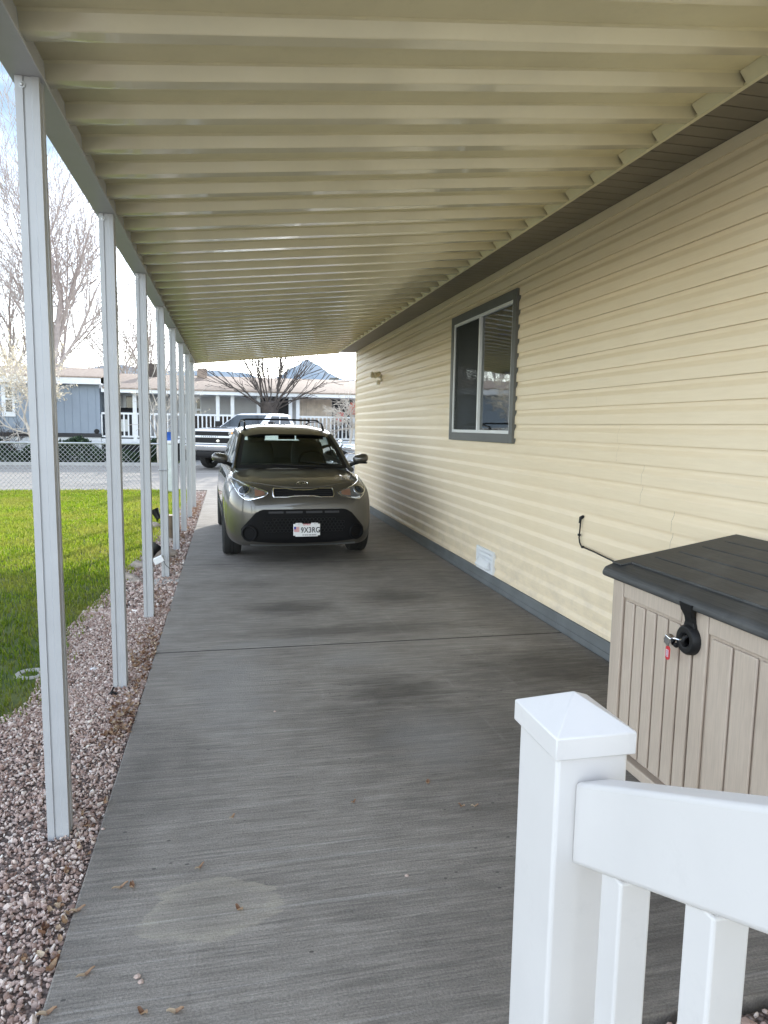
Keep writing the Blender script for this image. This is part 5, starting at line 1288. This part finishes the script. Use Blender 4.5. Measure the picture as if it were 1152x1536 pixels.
# ------------------------------------------------------------------ small things along the gravel strip
g = gnd(257, 808); t = thing('log_stump', 'short weathered log standing upright in the gravel beside the fifth post', 'log', (g[0], g[1], -.03))
b = MB(); b.grid(lambda u, v: ((.075+.008*math.sin(6*PI*u)+.006*math.sin(16*PI*u+v*4))*math.cos(2*PI*u), (.075+.008*math.sin(6*PI*u))*math.sin(2*PI*u), .36*v), 26, 8); b.build('bark', 'log', t)
b = MB(); b.lathe([(0, .36), (.07, .358), (.076, .35)], (0, 0, 0), (0, 0, 1), 20); b.build('cut_face', 'tan_wood', t)
RK = [((240, 836), .13, 'largest tan landscape rock, behind the third post'), ((195, 868), .07, 'flat pale rock at the lawn edge left of the third post'), ((254, 812), .07, 'small whitish rock at the foot of the upright log'), ((226, 792), .10, 'pale rock under the black spotlight at the lawn edge'), ((205, 872), .05, 'small grey rock just left of the third post base'), ((139, 1003), .022, 'white stone lying alone in the gravel between the first two posts'), ((211, 850), .08, 'tan rock on the lawn edge left of the fourth post')]
for (u, v), s, lab in RK:
    g = gnd(u, v); bm = bmesh.new(); bmesh.ops.create_icosphere(bm, subdivisions=3, radius=1)
    for q_ in bm.verts:
        n_ = q_.co.normalized(); k_ = 1+.22*math.sin(n_.x*3.1+s*90)*math.cos(n_.y*2.7+s*40)+.10*math.sin(n_.z*6+n_.x*5+s*70)
        q_.co = Vector((n_.x*1.25, n_.y*.95, n_.z*.7))*k_*s
    me = bpy.data.meshes.new('landscape_rock'); bm.to_mesh(me); bm.free()
    o = finish(me, 'landscape_rock', 'rock' if s > .03 else 'white_trim', None, None, 50); o.location = (g[0], g[1]+s*.5, s*.30-.02); tag(o, lab, 'rock', 'rocks along the gravel strip')
for (u, v), lab, rot in [((236, 784), 'black garden spotlight tilted at the lawn edge beside the fourth post', -.5), ((229, 843), 'black garden spotlight leaning in the gravel behind the third post', .6)]:
    g = gnd(u, v); t = thing('garden_spotlight', lab, 'garden light', (g[0], g[1], -.03), 0, 'black garden spotlights')
    b = MB(); b.tube([(0, 0, 0), (0, 0, .12)], .012, 6); b.build('stake', 'black_plastic', t)
    b = MB(); b.lathe([(0, -.07), (.045, -.06), (.05, .02), (.075, .10), (.065, .10), (.05, .05), (0, .05)], (0, 0, .15), (math.sin(rot), .2, math.cos(rot)), 16); b.build('lamp_head', 'black_plastic', t)
g = at(239, 841, 7.25); t = thing('white_junction_box', 'white plastic box tilted against the fourth post with a thin wire', 'junction box', (g[0]-.01, 7.3, g[2]))
b = MB(); b.box((-.05, -.035, -.032), (.05, .035, .032), 0, Matrix.Rotation(-.45, 3, 'Y')); b.build('case', 'white_trim', t, bevel=.006)
b = MB(); b.tube([(.045, -.02, -.0), (.07, -.07, -.04), (.11, -.075, -.08), (.15, -.06, -.09)], .003, 5); b.build('wire', 'black_plastic', t)
g = gnd(250, 870); o = MB(); o.box((-.17, -.12, -.06), (.17, .12, -.005)); o = o.build('paving_stone', 'kerb', None, bevel=.012); o.location = (g[0]-.02, g[1], 0); tag(o, 'flat grey paving stone set in the gravel at the fourth post', 'paving stone')
g = gnd(46, 1009); t = thing('valve_box', 'round grey irrigation valve box sunk in the lawn edge behind the first post', 'valve box', (g[0], g[1], -.02))
b = MB(); b.lathe([(.055, -.02), (.055, .015), (.085, .022), (.095, .01), (.10, -.02)], (0, 0, 0), (0, 0, 1), 24); b.build('rim', 'kerb', t); b = MB(); b.lathe([(0, -.005), (.056, -.005)], (0, 0, 0), (0, 0, 1), 24); b.build('lid', 'black_matt', t)
g = gnd(170, 1037); t = thing('drip_fitting', 'small black irrigation fitting in the gravel at the foot of the second post', 'fitting', (g[0]-.0, g[1]-.03, -.02))
b = MB(); b.tube([(-.03, 0, .0), (-.005, 0, .03), (.03, .0, .012)], .007, 6); b.tube([(-.005, -.02, .01), (-.005, 0, .03), (.005, .02, .05)], .006, 6); b.build('tube', 'black_plastic', t)
g = at(254.5, 700, 16.9); t = thing('utility_cabinet', 'pale grey utility cabinet standing at the street end of the gravel strip', 'cabinet', (g[0], 16.9, -.05))
b = MB(); b.box((-.17, -.15, 0), (.17, .15, 1.16)); b.build('body', 'bin_grey', t, bevel=.02); b = MB(); b.box((-.19, -.17, 1.162), (.19, .17, 1.24)); b.build('lid', 'white_trim', t, bevel=.015)
t = thing('blue_bucket', 'small blue bucket standing on top of the pale utility cabinet', 'bucket', (g[0]-.03, 16.9, 1.19))
b = MB(); b.lathe([(0, 0), (.09, 0), (.115, .19), (.122, .19), (.122, .175), (.105, .17), (.085, .02), (0, .02)], (0, 0, 0), (0, 0, 1), 20); b.build('pail', 'bin_blue', t)
b = MB(); b.tube([(.118*math.cos(a), .03, .17+.09*math.sin(a)) for a in np.linspace(0, PI, 12)], .004, 5); b.build('handle', 'steel', t)
